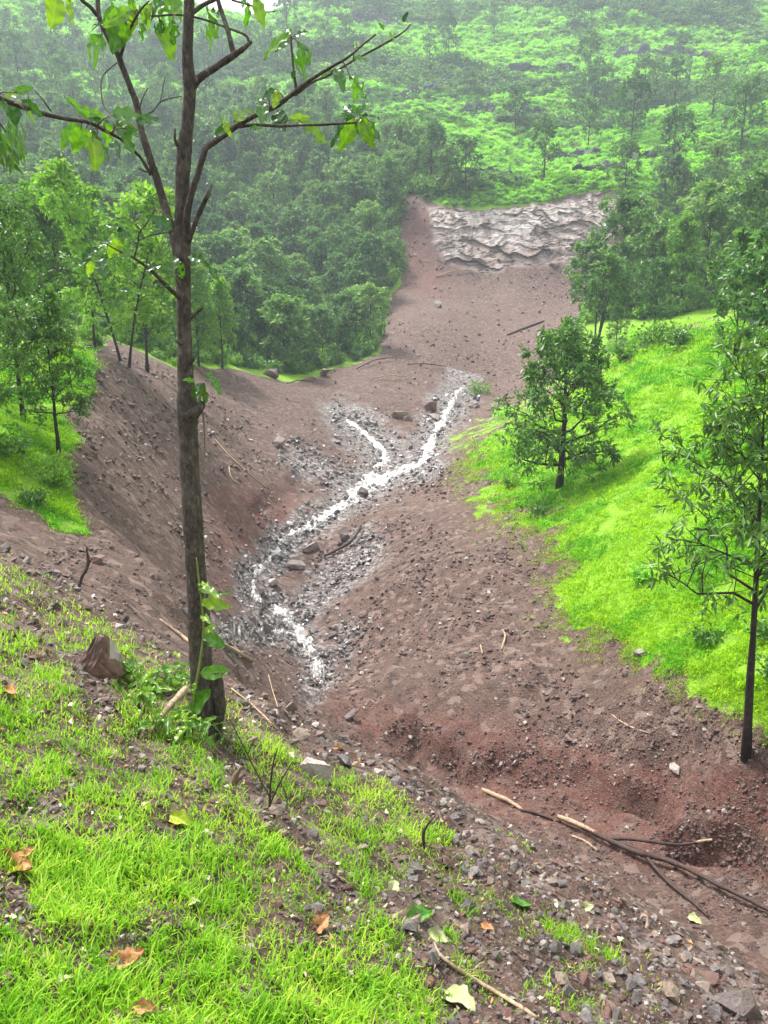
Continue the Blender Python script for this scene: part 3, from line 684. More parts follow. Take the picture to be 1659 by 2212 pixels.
# right-hand trees, singled out
for x, y, k, i, s, lab in [
    (1412, 722, 'f', 1, .62, 'upright leafy tree with a straight dark trunk behind the green slope'),
    (1585, 770, 'f', 3, .68, 'bushy tree at the right edge of the sunlit slope below the wood'),
    (1655, 800, 'f', 0, .68, 'tall dense tree cut by the right picture edge above the slope'),
    (1720, 900, 'd', 2, .9, 'dark leafy tree behind the slender trunk at the right edge'),
    (1760, 1090, 'd', 1, .85, 'thick tree reaching in from the right edge over the green grass'),
    (1330, 760, 'd', 0, .75, 'small tree just right of the several leaning stems'),
    (1200, 845, 'd', 1, .6, 'bushy little tree on the slide edge behind the round tree'),
    (1240, 828, 'd', 2, .5, 'low tree hidden behind the top of the round tree'),
    (50, 905, 'd', 2, .95, 'dark twisted tree on the left margin above the green patch'),
    (127, 985, 'd', 0, .8, 'thin straight tree at the edge of the left debris slope'),
    (-30, 1000, 'd', 1, .8, 'leafy tree at the left picture edge beside the debris'),
    (-40, 860, 'd', 2, 1.0, 'tree crown filling the left picture edge below the ridge'),
    (272, 790, 'l', 1, .92, 'light green tree with two dark stems on the left ridge'),
    (318, 802, 'l', 0, .85, 'light green tree right of the two dark stems on the ridge'),
    (205, 750, 'l', 2, .80, 'light green tree at the ridge above the left debris slope'),
    (130, 725, 'l', 0, .85, 'light green tree on the crest near the left picture edge'),
    (50, 715, 'l', 1, .85, 'leafy tree on the crest at the far left of the ridge'),
    (430, 792, 'l', 2, .72, 'light green tree behind the big trunk at the debris edge'),
    (480, 796, 'l', 0, .70, 'light green tree right of the big trunk at the debris edge')]:
    b, r = base(x, y); tree_at('leafy_tree', PR[k][i], b, RND.random() * 6, s, lab)
for x, y, i, s, lab in [
    (1385, 1262, 0, 1.0, 'small pale shrub alone in the middle of the green slope'),
    (1470, 748, 1, 1.25, 'rounded bush near the top of the bright slope'),
    (1352, 775, 2, 1.15, 'low bush beside the leaning stems on the slope'),
    (1412, 742, 4, 1.2, 'dark bush at the foot of the upright tree'),
    (1385, 745, 3, 1.0, 'small bush left of the upright tree on the slope'),
    (1440, 735, 5, 1.0, 'light bush right of the upright tree on the slope'),
    (1660, 1380, 1, 1.0, 'sprawling bush left behind the slender trunk'),
    (1525, 1390, 1, .75, 'grey green bush touching the slender trunk on its left'),
    (1690, 1480, 4, 1.2, 'bush at the right edge behind the slender trunk'),
    (100, 1030, 5, 1.0, 'light green bush at the top of the left green patch'),
    (75, 1090, 1, .7, 'dark low bush inside the left green patch'),
    (125, 1050, 2, 1.0, 'yellow green bush under the thin straight tree'),
    (20, 985, 4, 1.3, 'dark bush at the left picture edge above the green patch'),
    (1035, 850, 5, .7, 'small yellow bush on the slide below the round tree'),
    (1105, 1050, 2, .7, 'light bush at the lower left of the green slope'),
    (1085, 905, 3, .9, 'bush at the left foot of the round tree'),
    (1170, 1115, 4, .8, 'dead looking bush on the torn lower edge of the slope')]:
    b, r = base(x, y); tree_at('bush', BU[i], b, RND.random() * 6, s * r * .019 + .25, lab, 'bush')

for x, y, s, lab in [(1362, 312, 1.25, 'dark round tree on the bright slope above the right end of the scar'), (1112, 290, 1.1, 'dark slender tree in the middle of the far hillside'), (958, 85, 1.2, 'tree near the top of the hillside above the branch tip'), (1066, 78, 1.25, 'tree high on the hillside right of the branch tip'),
    (1455, 232, 1.3, 'broad tree on the right hillside below the upper ledge'), (1540, 250, 1.2, 'tree on the right hillside left of the picture edge'), (1240, 75, 1.3, 'tree group leader at the top of the hillside'), (1392, 225, 1.15, 'tree below the upper right ledge'), (1175, 385, .9, 'small tree just above the middle of the scar'),
    (1452, 390, 1.1, 'thin tree above the right wood'), (1348, 420, .8, 'slim tree standing at the right end of the scar'), (872, 395, 1.1, 'tree at the top left corner of the slide'), (930, 400, 1.0, 'tree above the red left end of the scar'), (1005, 420, .9, 'low tree hanging over the scar'), (1270, 320, 1.0, 'tree beside the low ledge above the scar'),
    (1600, 330, 1.3, 'tree at the right edge below the upper slope'), (1520, 45, 1.1, 'tree at the very top right of the hillside'), (1390, 40, 1.0, 'small tree at the top right skyline'), (1330, 60, 1.1, 'tree in the upper right thicket'), (350, 150, 1.3, 'hazy tree left of the big trunk high on the hill'), (120, 190, 1.4, 'hazy tree at the upper left of the hill'), (40, 180, 1.3, 'hazy tree at the far upper left'), (235, 110, 1.2, 'hazy tree above the left branch'), (820, 40, 1.0, 'tree near the skyline above the branch tip'), (700, 130, 1.1, 'tree above the end of the right branch')]:
    b, r = base(x, y); tree_at('hillside_tree', PR['h'][int(RND.integers(4))], b, RND.random() * 6, s * .92, lab)
# ------------------------------------------------------------------ forest and hillside trees
F_L = [(-300,560),(0,705),(90,700),(250,765),(330,805),(420,782),(640,812),(815,768),(832,640),(868,590),(858,440),(930,425),(1000,425),(960,370),(860,320),(700,270),(500,250),(300,270),(0,250),(-300,250)]
F_R = [(1250,700),(1340,690),(1430,690),(1530,668),(1700,660),(1900,560),(1900,370),(1560,400),(1450,425),(1420,455),(1415,530),(1370,600),(1280,650)]
def poisson(n, rmin, rmax, azr, d0, rng):
    rr = np.sqrt(rng.uniform(rmin**2, rmax**2, n)); az = rng.uniform(-azr, azr, n)
    X, Y = rr * np.sin(az), rr * np.cos(az); keep = []; g = {}
    for i in range(n):
        dd = d0(rr[i]); key = (int(X[i] // 6), int(Y[i] // 6)); ok = True
        for a in (-1, 0, 1):
            for c in (-1, 0, 1):
                for j in g.get((key[0] + a, key[1] + c), ()):
                    if (X[i] - X[j])**2 + (Y[i] - Y[j])**2 < dd * dd: ok = False; break
                if not ok: break
            if not ok: break
        if ok: keep.append(i); g.setdefault(key, []).append(i)
    return X[keep], Y[keep]
X, Y = poisson(30000, 52, 300, R(30), lambda r: 2.7 + r * .006, np.random.default_rng(5))
Z, vg = height(X, Y); x_, y_ = proj(X, Y, Z); r_ = np.hypot(X, Y)
inl = inpoly(x_, y_, F_L); inr = inpoly(x_, y_, F_R)
nz = fbm(X * .022, Y * .022, 3, 44); nz2 = fbm(X * .05 + 70, Y * .05, 2, 45)
hill = (~inl) & (~inr) & (r_ > 125) & (y_ < 420)
hb = hband(X, Y, Z); dens_h = np.where(x_ < 420, .5, np.where(x_ < 820, .3, .1)) * sstep(.5, .62, hb) + .01
keep = (vg > .75) & (inl | inr | (hill & (RND.random(len(X)) < dens_h)))
vis = visible(X, Y, Z + 7 * .8, .0) & ~((x_ > 455) & (x_ < 660) & (y_ < 62)) & (x_ > -90) & (x_ < 1750) & (y_ > -40)
sel = np.where(keep & vis)[0]; sel = sel[np.argsort(r_[sel] - 400 * (hill[sel] & (x_[sel] > 560)))]
print('hill', (hill[sel] & (x_[sel] > 560)).sum())
print('trees', len(sel), 'left', inl[sel].sum(), 'right', inr[sel].sum())
nI = 0; rest = {'f': [], 'h': []}
for i in sel:
    far_ = r_[i] > 135
    k = 'h' if (far_ and hill[i]) else ('l' if (x_[i] < 480 and r_[i] < 72) or (inr[i] and RND.random() < .35) else 'f')
    if inr[i] and r_[i] < 75: continue
    s = (.55 + .62 * RND.random()) * (.85 if far_ else (.82 if k == 'l' else .9)); rz = RND.random() * 6.28
    if hill[i]: s *= 1.3 if RND.random() > .3 else .7
    loc = (X[i], Y[i], Z[i] - .1)
    if nI < 290:
        j = int(RND.integers(len(PR[k])))
        px_ = x_[i]
        if hill[i]:
            zone = 'left of the slide' if px_ < 860 else ('straight above the slide scar' if px_ < 1120 else ('above the right end of the scar' if px_ < 1400 else 'near the right picture edge'))
            row = 'lowest slope' if y_[i] > 300 else ('middle slope' if y_[i] > 170 else ('upper slope' if y_[i] > 70 else 'top of the picture'))
            lab = f'hazy hillside tree {zone}, {row}'; gr = f'hillside trees {zone}, {row}'
        elif inr[i]:
            zone = 'behind the many stemmed tree' if px_ < 1400 else ('in the middle of the right wood' if px_ < 1540 else 'at the right picture edge')
            row = 'lower row' if r_[i] < 95 else ('middle rows' if r_[i] < 115 else 'top rows')
            tint = 'light green' if k == 'l' else 'dark green'
            lab = f'{tint} tree {zone}, {row} above the bright slope'; gr = f'{tint} right wood trees {zone}, {row}'
        else:
            zone = 'near the left picture edge' if px_ < 160 else ('left of the big trunk' if px_ < 380 else ('just right of the big trunk' if px_ < 560 else ('midway between big trunk and slide' if px_ < 700 else 'bordering the slide path')))
            row = 'front row' if r_[i] < 72 else ('second rows' if r_[i] < 92 else ('middle rows' if r_[i] < 115 else 'upper rows'))
            tint = 'light green' if k == 'l' else 'dark green'
            lab = f'{tint} tree {zone}, {row} of the left wood'; gr = f'{tint} trees {zone}, {row} of the left wood'
        tree_at('forest_tree', PR[k][j], loc, rz, s, lab, 'tree', gr, (.76 if inl[i] else .85) + .22 * RND.random()); nI += 1
    else: rest['h' if k == 'h' else 'f'].append((*loc, rz, s))
def joined(pr, nm):
    """trunk and crown of a tree as one mesh, for distant masses"""
    vs, ls, cs, mi, lv = [], [], [], [], []; o = 0
    for k, me in enumerate(pr):
        v = np.zeros(len(me.vertices) * 3, np.float32); me.vertices.foreach_get('co', v); l = np.zeros(len(me.loops), np.int32); me.loops.foreach_get('vertex_index', l)
        c = np.zeros(len(me.polygons), np.int32); me.polygons.foreach_get('loop_total', c)
        vs.append(v.reshape(-1, 3)); ls.append(l + o); cs.append(c); mi.append(np.full(len(c), k)); o += len(me.vertices)
        a = np.zeros(len(me.vertices), np.float32)
        if 'lv' in me.attributes: me.attributes['lv'].data.foreach_get('value', a)
        lv.append(a)
    m2 = mk_mesh(nm, np.concatenate(vs), np.concatenate(ls), np.concatenate(cs), [pr[0].materials[0], pr[1].materials[0]], False, np.concatenate(mi))
    fattr(m2, 'lv', np.concatenate(lv)); return m2
for k, lab in (('f', 'dense mass of trees filling the left wood'), ('h', 'hazy scattered trees and thickets covering the far hillside')):
    if rest[k]:
        a = np.array(rest[k]); rot = np.zeros((len(a), 3)); rot[:, 2] = a[:, 3]
        scatter('distant_forest', [joined(p, 'distant_tree') for p in PR[k][:4]], a[:, :3], rot, a[:, 4], lab, 'forest', 3)
# understorey and low scrub: sampled evenly over the picture so that far slopes stay covered
def screen_pts(n, poly, seed):
    rng = np.random.default_rng(seed); p = np.array(poly)
    x = rng.uniform(p[:, 0].min(), p[:, 0].max(), n); y = rng.uniform(p[:, 1].min(), p[:, 1].max(), n)
    k = inpoly(x, y, poly); x, y = x[k], y[k]; w, r = pick(x, y); _, vg = height(w[:, 0], w[:, 1]); return x, y, w, r, vg, rng
SH = [joined(bush(400 + i, .8, .75 + .1 * i, 46, .34, .2, ['leaf_shrub', 'leaf_shrub', 'leaf_forest'][i % 3], 5), 'scrub') for i in range(5)]
SHK = [joined(bush(440 + i, .8, .9 + .1 * i, 46, .34, .2, ['leaf_hill', 'leaf_forest'][i % 2], 5), 'scrub') for i in range(4)]
SHD = [joined(bush(420 + i, .8, .9 + .1 * i, 46, .34, .2, ['leaf_forest', 'leaf_light'][i % 2], 5), 'scrub') for i in range(4)]
HILL = [(-100, -60), (1760, -60), (1760, 470), (1350, 470), (1340, 425), (1000, 450), (880, 425), (820, 330), (500, 300), (-100, 300)]
x, y, w, r, vg, rng = screen_pts(44000, HILL, 61)
k = (vg > .6) & (r > 110) & (r < 330) & (vn(w[:, 0] / 5, w[:, 1] / 5, 88) > .06)
w, r = w[k], r[k]; rot = np.zeros((len(w), 3)); rot[:, 2] = rng.random(len(w)) * 6.28
hb = hband(w[:, 0], w[:, 1], w[:, 2]); dk = hb + rng.normal(size=len(w)) * .02 > .585
s = r * .0034 * (.5 + .9 * rng.random(len(w)))
for q_, lab, pr_, m_, nm in ((dk, 'dark scrub and thickets banding the far hillside', SHK, 1.75, 'dark_scrub'), (~dk & (rng.random(len(w)) < .95), 'low bright green scrub carpeting the far hillside', SH, 1.0, 'hillside_scrub')):
    t_ = s[q_] * m_; scatter(nm, pr_, w[q_], rot[q_], np.stack([t_ * 1.2, t_ * 1.2, t_ * .8], 1), lab, 'scrub', 8)
x, y, w, r, vg, rng = screen_pts(14000, F_L, 62); x2, y2, w2, r2, vg2, _ = screen_pts(4500, F_R, 63)
w = np.concatenate([w, w2]); r = np.concatenate([r, r2]); vg = np.concatenate([vg, vg2]); k = (vg > .6) & (r > 45)
w, r = w[k], r[k]; rot = np.zeros((len(w), 3)); rot[:, 2] = rng.random(len(w)) * 6.28
s = np.minimum(r, 150) * .009 * (.5 + .9 * rng.random(len(w))); scatter('undergrowth', SHD, w, rot, np.stack([s, s, s * 1.2], 1), 'dark leafy undergrowth between the trunks of the woods', 'undergrowth', 9)

# ------------------------------------------------------------------ grass
def blade_mesh(name, base_, hgt, wid, lean, az, mat, lv, curl=.5):
    N = len(base_); d = np.stack([np.cos(az), np.sin(az), np.zeros(N)], 1); sd_ = np.stack([-np.sin(az), np.cos(az), np.zeros(N)], 1)
    Z_ = np.array([0, 0, 1.0])
    m = base_ + Z_ * (hgt * .6)[:, None] + d * (lean * .35)[:, None]
    t = base_ + Z_ * (hgt * (1 - .25 * curl))[:, None] + d * lean[:, None]
    h = (wid * .5)[:, None]
    V = np.stack([base_ - sd_ * h, base_ + sd_ * h, m + sd_ * h * .85, m - sd_ * h * .85, t], 1).reshape(-1, 3)
    i = np.arange(N)[:, None] * 5
    L1 = np.concatenate([i + np.array([[0, 1, 2, 3]]), i + np.array([[3, 2, 4]])], 1).ravel()
    me = mk_mesh(name, V, L1, np.tile([4, 3], N), [mat]); fattr(me, 'lv', np.repeat(lv, 5)); return me
rng = np.random.default_rng(91)
n = 46000
gx = rng.uniform(-120, 1500, n); gy = 1150 + (2420 - 1150) * rng.random(n)
den = fg_density(gx, gy); w, r = pick(gx, gy); az_ = np.arctan2(w[:, 0], w[:, 1])
k = (rng.random(n) < den * .52) & (r < redge(az_) * 1.12) & (r > .9)
gx, gy, w, r, den = gx[k], gy[k], w[k], r[k], den[k]
nbl = 7; B = np.repeat(w, nbl, 0); Rr = np.repeat(r, nbl); m_ = len(B)
B[:, :2] += rng.normal(size=(m_, 2)) * (.008 + .0035 * Rr)[:, None]; B[:, 2] = height(B[:, 0], B[:, 1])[0] - .006
tall = np.repeat(.6 + .8 * vn(gx / 60, gy / 45, 55), nbl) * np.repeat(.5 + .5 * den, nbl)
hg = (.017 + .05 * rng.random(m_)**1.9) * tall * (1 + .05 * Rr); wi = (.0034 + .0034 * rng.random(m_)) * (.75 + .14 * Rr)
lv = np.clip(np.repeat(.25 + .5 * vn(gx / 80, gy / 60, 57) + .2 * sstep(4, 7, r), nbl) + rng.normal(size=m_) * .24, 0, 1)
link('grass', blade_mesh('grass', B, hg, wi, hg * (.2 + .9 * rng.random(m_)), rng.random(m_) * 6.28, M['grass'], lv), kind='stuff', label='fresh bright green grass on the near slope', category='grass')
print('blades', m_)
def tuft(seed, n=26, h=.1, w_=.012, sp=.09, mat='turf'):
    rng = np.random.default_rng(seed); b = np.zeros((n, 3)); b[:, :2] = rng.normal(size=(n, 2)) * sp; b[:, 2] = -.02
    hh = h * (.5 + .7 * rng.random(n))
    return blade_mesh('turf_tuft', b, hh, w_ * (.7 + .6 * rng.random(n)), hh * (.3 + .8 * rng.random(n)), rng.random(n) * 6.28, M[mat], np.clip(rng.normal(size=n) * .2 + .5, 0, 1))
TU = [tuft(500 + i, 24, .085, .016, .085) for i in range(6)]; TUD = [tuft(520 + i, 26, .09, .016, .085, 'turf_dark') for i in range(5)]; TUS = [tuft(540 + i, 12, .10, .012, .1, ['straw', 'turf', 'straw'][i % 3]) for i in range(5)]
for nm, poly, cnt, lab, rmx in (('slope_grass', V_RIGHT, 34000, 'brilliant green grass covering the right hand slope', 80), ('ridge_grass', V_LEFT, 8000, 'bright grass along the left ridge and margin', 60)):
    pp = [(min(max(a, -120), 1780), c) for a, c in poly]
    x, y, w, r, vg, rng = screen_pts(cnt, [(min(a - 0, 1780), c) for a, c in pp], 71)
    jx = rng.normal(size=len(x)) * 14; jy = rng.normal(size=len(x)) * 14
    w, r = pick(x + jx, y + jy); _, vg = height(w[:, 0], w[:, 1])
    k = (r > 10.5) & (r < rmx) & (rng.random(len(w)) < sstep(.1, .75, vg)) & (vn(w[:, 0] * 1.7, w[:, 1] * 1.7, 93) > .2); w, r = w[k], r[k]
    rot = rng.normal(size=(len(w), 3)) * .15; rot[:, 2] = rng.random(len(w)) * 6.28
    s = r * .047 * (.5 + .8 * rng.random(len(w))) * (.6 + .9 * fbm(w[:, 0] * .9, w[:, 1] * .9, 3, 94)); s = np.minimum(s, 2.6)
    dk = fbm(w[:, 0] * .45, w[:, 1] * .8, 4, 97) + rng.normal(size=len(w)) * .04 > .53; s3 = np.stack([s * 1.1, s * 1.1, s * .62], 1)
    scatter(nm, TU, w[~dk], rot[~dk], s3[~dk], lab, 'grass', 5); scatter(nm, TUD, w[dk], rot[dk], s3[dk] * 1.15, lab.replace('brilliant', 'deeper').replace('bright', 'darker'), 'grass', 6)
    wj, rj = pick(x[::3] + rng.normal(size=len(x[::3])) * 40, y[::3] + rng.normal(size=len(x[::3])) * 40); _, vj = height(wj[:, 0], wj[:, 1]); kk = (vj > .03) & (vj < .9) & (rj > 11) & (rj < rmx)
    wj, rj = wj[kk], rj[kk]; rot = rng.normal(size=(len(wj), 3)) * .3; rot[:, 2] = rng.random(len(wj)) * 6.28; sj = np.minimum(rj * .05, 2.6) * (.4 + .8 * rng.random(len(wj)))
    scatter(nm.replace('grass', 'straw'), TUS, wj, rot, np.stack([sj, sj, sj * .8], 1), 'dry yellow stalks along the edge of the ' + ('right hand' if 'slope' in nm else 'left') + ' grass', 'straw', 7)

# ragged fringe: thin tufts and dry stalks straggling over the torn edge of the right slope
fr = spline(np.array([(1015, 975), (1030, 1020), (1060, 1070), (1120, 1120), (1195, 1150), (1205, 1250), (1235, 1340), (1300, 1375), (1390, 1420), (1470, 1470), (1560, 1500), (1660, 1560), (1760, 1600)], float), 12)
rng = np.random.default_rng(58); k = rng.integers(0, len(fr), 9000); x = fr[k, 0] + rng.normal(size=9000) * 34; y = fr[k, 1] + rng.normal(size=9000) * 30
keep = fbm(x / 34, y / 24, 3, 59) > .5; x, y = x[keep], y[keep]; w, r = pick(x, y); keep = (r > 11) & (r < 60); w, r = w[keep], r[keep]
rot = rng.normal(size=(len(w), 3)) * .3; rot[:, 2] = rng.random(len(w)) * 6.28; s = np.minimum(r * .036, 2) * (.35 + .8 * rng.random(len(w)))
scatter('fringe_grass', TU[:2] + TUS, w, rot, np.stack([s, s, s * .75], 1), 'thin yellowish tufts straggling over the torn edge of the green slope', 'grass', 12)
# ------------------------------------------------------------------ stones
import bmesh
def rock_mesh(seed, n=16, flat=.65, name='stone', mat='stone', pts=None):
    rng = np.random.default_rng(seed)
    if pts is None:
        p = rng.normal(size=(n, 3)); p /= np.linalg.norm(p, axis=1, keepdims=True); p *= (.75 + .35 * rng.random((n, 1))) * .5
        p *= np.array([1.0, .55 + .4 * rng.random(), flat * (.6 + .7 * rng.random())])
    else: p = np.array(pts, float)
    bm = bmesh.new()
    for q_ in p: bm.verts.new(q_)
    bmesh.ops.convex_hull(bm, input=bm.verts); bmesh.ops.delete(bm, geom=[v for v in bm.verts if not v.link_faces], context='VERTS')
    me = bpy.data.meshes.new(name); bm.to_mesh(me); bm.free(); me.materials.append(M[mat]); return me
RK = [rock_mesh(600 + i, 11 + i % 6, .5 + .1 * (i % 4)) for i in range(14)]; RKR = [rock_mesh(620 + i, 11 + i % 6, .5 + .1 * (i % 4), 'stone', 'soil_stone') for i in range(12)]
def boulder_mesh(seed, name='boulder', mat='stone', stretch=(1, .8, .7)):
    """angular boulder: hull, subdivided and roughened"""
    m0 = rock_mesh(seed, 15, .9, name, mat); bm = bmesh.new(); bm.from_mesh(m0)
    bmesh.ops.subdivide_edges(bm, edges=bm.edges[:], cuts=2, use_grid_fill=True)
    rng = np.random.default_rng(seed)
    for v in bm.verts:
        v.co *= 1 + .09 * (rng.random() - .5); v.co.x *= stretch[0]; v.co.y *= stretch[1]; v.co.z *= stretch[2]
    bm.to_mesh(m0); bm.free(); return m0
rng = np.random.default_rng(17)
# countless small stones: three zones, sampled evenly over the picture
def stones(name, n, xr, yr, rlo, rhi, smin, smax, pw, lab, seed, wgt, rk=None):
    rng = np.random.default_rng(seed); x = rng.uniform(*xr, n); y = rng.uniform(*yr, n); w, r = pick(x, y)
    az = np.arctan2(w[:, 0], w[:, 1]); _, vg = height(w[:, 0], w[:, 1])
    k = (r > rlo(az)) & (r < rhi(az)) & (rng.random(n) < wgt(x, y, vg)); x, y, w, r = x[k], y[k], w[k], r[k]
    s = (smin + (smax - smin) * rng.random(len(w))**pw) * r / FP
    rot = rng.random((len(w), 3)) * 6.28; rot[:, :2] = rng.normal(size=(len(w), 2)) * .5
    w[:, 2] += s * .08
    scatter(name, rk or RK, w, rot, s, lab, 'stones', seed)
    print(name, len(w))
one = lambda az: redge(az) * 1.15
stones('rubble', 48000, (-120, 1780), (1080, 2420), lambda a: 0 * a + .8, one, 4.5, 30, 3.8, 'loose angular rubble of the near debris slope', 21, lambda x, y, v: np.clip(1.0 - 1.3 * fg_density(x, y), .05, 1))
stones('debris', 110000, (100, 1780), (760, 1980), lambda a: redge(a) * 1.15, lambda a: 0 * a + 50, 2.2, 16, 7, 'stony brown debris on the gully walls', 22, lambda x, y, v: (1 - sstep(.15, .6, v)) * (.12 + .88 * sstep(.4, .62, fbm(x / 80 + y / 160, y / 50, 3, 27))), RKR)
stones('lip_debris', 9000, (600, 1780), (1500, 2060), lambda a: redge(a) * .95, lambda a: 0 * a + 16, 3, 16, 5, 'gravel below the lip of the near slope', 25, lambda x, y, v: (1 - sstep(.15, .6, v)) * (.2 + .8 * sstep(.4, .6, fbm(x / 60, y / 40, 3, 28))), RKR)
stones('far_debris', 13000, (400, 1380), (415, 1000), lambda a: 0 * a + 45, lambda a: 0 * a + 125, 2, 11, 7, 'stones scattered on the far slide path', 23, lambda x, y, v: (1 - sstep(.15, .5, v)) * np.where(inpoly(x, y, SCARP), .15, 1) * (.2 + .8 * sstep(.42, .6, fbm(x / 50, y / 30, 3, 29))), RKR)
def near_stream(x, y):
    d = np.full(len(x), 1e9)
    for s in STREAM.values(): d = np.minimum(d, dist_poly(x, y, [(a, c) for a, c, _ in s]))
    return d
RKW = [rock_mesh(650 + i, 11 + i % 6, .6 + .1 * (i % 4), 'stone', 'wet') for i in range(10)]
stones('stream_stones', 15000, (440, 1040), (840, 1520), lambda a: 0 * a + 14, lambda a: 0 * a + 80, 3.5, 20, 3.6, 'dark wet stones breaking the stream bed', 24, lambda x, y, v: np.clip(1.25 - (near_stream(x, y) + (vn(x / 25, y / 18, 67) - .5) * 40) / 46, 0, 1) * np.where(near_stream(x, y) < 6, .25, .9), RKW)
# stones one can point at
used = []
def put_rock(name, x, y, px, me, lab, rz, tilt=(0, 0), sink=.25, sq=(1, 1, 1), group=None, cat='stone'):
    w, r = pick(x, y); s = px * math.hypot(r[0], w[0][2]) / FP
    return link(name, me, None, (w[0][0], w[0][1], w[0][2] + s * (.5 - sink) * .6), (tilt[0], tilt[1], rz), (s * sq[0], s * sq[1], s * sq[2]), label=lab, category=cat, group=group)
for x, y, px, sq, lab in [
    (605, 968, 58, (1, .8, .55), 'flat dark boulder alone on the left debris fan'), (785, 1070, 34, (1, .8, 1.1), 'upright brown boulder in the middle of the stream bed'),
    (670, 1190, 44, (1, .8, .7), 'brown boulder among the stones on the islet in the stream'), (590, 1265, 34, (1, .8, .6), 'dark boulder left in the stream beside the small fall'),
    (640, 1228, 46, (1, .7, .5), 'pale flat boulder on the right of the stream bend'), (575, 1365, 36, (1, .8, .6), 'dark rounded boulder in the lower stream'),
    (562, 1282, 24, (1, .9, .8), 'small black boulder splitting the stream'), (865, 900, 42, (1, .8, .55), 'pale boulder at the head of the stream'),
    (930, 890, 50, (1.2, .6, .4), 'long flat slab at the top of the stream'), (940, 905, 34, (1, .7, .5), 'brown slab just below the long flat slab'),
    (880, 908, 30, (1, .8, .6), 'dark stone left of the slabs at the stream head'), (720, 1375, 34, (1, .8, .8), 'dark stone right of the lowest fall'),
    (655, 1378, 40, (1, .8, .5), 'dark slab in the middle of the lowest falls'), (745, 1165, 30, (1, .8, .6), 'dark stone on the right rim of the islet'),
    (945, 664, 22, (1, .8, 1), 'single dark boulder high on the slide path'), (755, 1552, 44, (1, .8, .6), 'grey rounded stone at the lip of the near slope'),
    (625, 1535, 40, (.9, .8, 1.2), 'reddish brown upright stone at the lip of the near slope'), (700, 812, 40, (1.2, .7, .5), 'slab at the edge of the left wood'),
    (585, 815, 36, (1, .8, .7), 'brown boulder below the left wood'), (190, 752, 18, (1, .8, .6), 'pale stone on the grassy crest of the left ridge'),
    (1458, 1668, 40, (1, .8, .7), 'grey boulder in the red gully floor at right'), (1225, 1602, 24, (1, .7, .8), 'white stone on top of the red bank'),
    (1005, 1420, 24, (1, .8, .6), 'tan stone alone on the middle debris slope'), (1385, 1420, 30, (1.2, .8, .6), 'white stone on the edge of the green slope'),
    (1325, 800, 18, (1.2, .8, .5), 'pale stone in the upper bright grass'), (1445, 770, 20, (1.2, .8, .4), 'grey slab lying in the grass near the rounded bush'),
    (450, 1310, 40, (1, .8, .6), 'grey stone just right of the big trunk beside the stream'), (405, 1330, 34, (1, .8, .7), 'pale stone just left of the big trunk'),
    (215, 1215, 32, (1, .8, .6), 'brown stone under the broken stick on the left debris'), (178, 1192, 18, (1, .8, .6), 'white stone above the broken stick on the left debris')]:
    put_rock('boulder', x, y, px * 1.15, boulder_mesh(int(x * 7 + y), stretch=(1, .9, 1)), lab, rng.random() * 6, (rng.normal() * .15, rng.normal() * .15), .25, sq, None, 'boulder')
put_rock('boulder', 690, 1685, 92, boulder_mesh(47, stretch=(1.1, .6, 1.0)), 'long pale grey stone half sunk in the grass right of the dead twigs', -.6, (0, .3), .2, (1, .8, .8), None, 'boulder')
put_rock('boulder', 1592, 2185, 140, boulder_mesh(43, stretch=(1, .7, .6)), 'large flat brown stone at the bottom right corner', .3, (.1, .25), .2, (1, 1, 1), None, 'boulder')
# numbered among the largest: single stones of the near slope
KIND = {0: ('grey', 'grey'), 1: ('reddish', 'reddish'), 2: ('tan', 'tan')}
def mat_one(nm, c0, c1, c2):
    m = NT(nm); g = m.n('TexCoord').outputs['Object']; n = m.noise(g, 3.2, 6, .7); n2 = m.noise(g, 13, 4, .7)
    oi = m.n('ObjectInfo').outputs['Random']
    c = m.ramp(n.outputs[0], [(.35, c0), (.55, c1), (.72, c2)]); c = m.mix(m.math('MULTIPLY', oi, .55), c, (.08, .058, .05))
    return m.done(m.bsdf(c, .55, .4, m.bump(n2.outputs[0], .5, .05)))
M['grey'] = mat_one('grey_stone', (.10, .088, .085), (.19, .17, .16), (.34, .31, .29)); M['reddish'] = mat_one('reddish_stone', (.10, .045, .036), (.2, .10, .08), (.32, .2, .165)); M['tan'] = mat_one('tan_stone', (.2, .145, .105), (.36, .28, .215), (.5, .42, .35))
RK1 = {k: [rock_mesh(800 + 20 * j + i, 12 + i % 6, .5 + .1 * (i % 4), 'stone', k) for i in range(6)] for j, k in enumerate(('grey', 'reddish', 'tan'))}
n = 900; x = rng.uniform(520, 1700, n); y = rng.uniform(1520, 2230, n); w, r = pick(x, y); az = np.arctan2(w[:, 0], w[:, 1])
k = (r < redge(az)) & (rng.random(n) < np.clip(1 - 1.4 * fg_density(x, y), .04, 1)); cnt = 0
for i in np.where(k)[0]:
    if cnt >= 240: break
    c = ('grey', 'grey', 'reddish', 'tan')[int(rng.integers(4))]; px = 16 + 30 * rng.random()**2.2
    where = ('the lip' if r[i] > .85 * redge(az[i]) else ('the middle' if y[i] < 2020 else 'the bottom')) + (' beside the grass' if x[i] < 960 else (' below the fallen branch' if x[i] > 1300 else ' between grass and fallen branch'))
    put_rock('stone', x[i], y[i], px, RK1[c][int(rng.integers(6))], f'small angular {c} stone on {where}, near debris slope', rng.random() * 6, (rng.normal() * .4, rng.normal() * .4), .3, (1, 1, 1), f'{c} stones on {where}'); cnt += 1
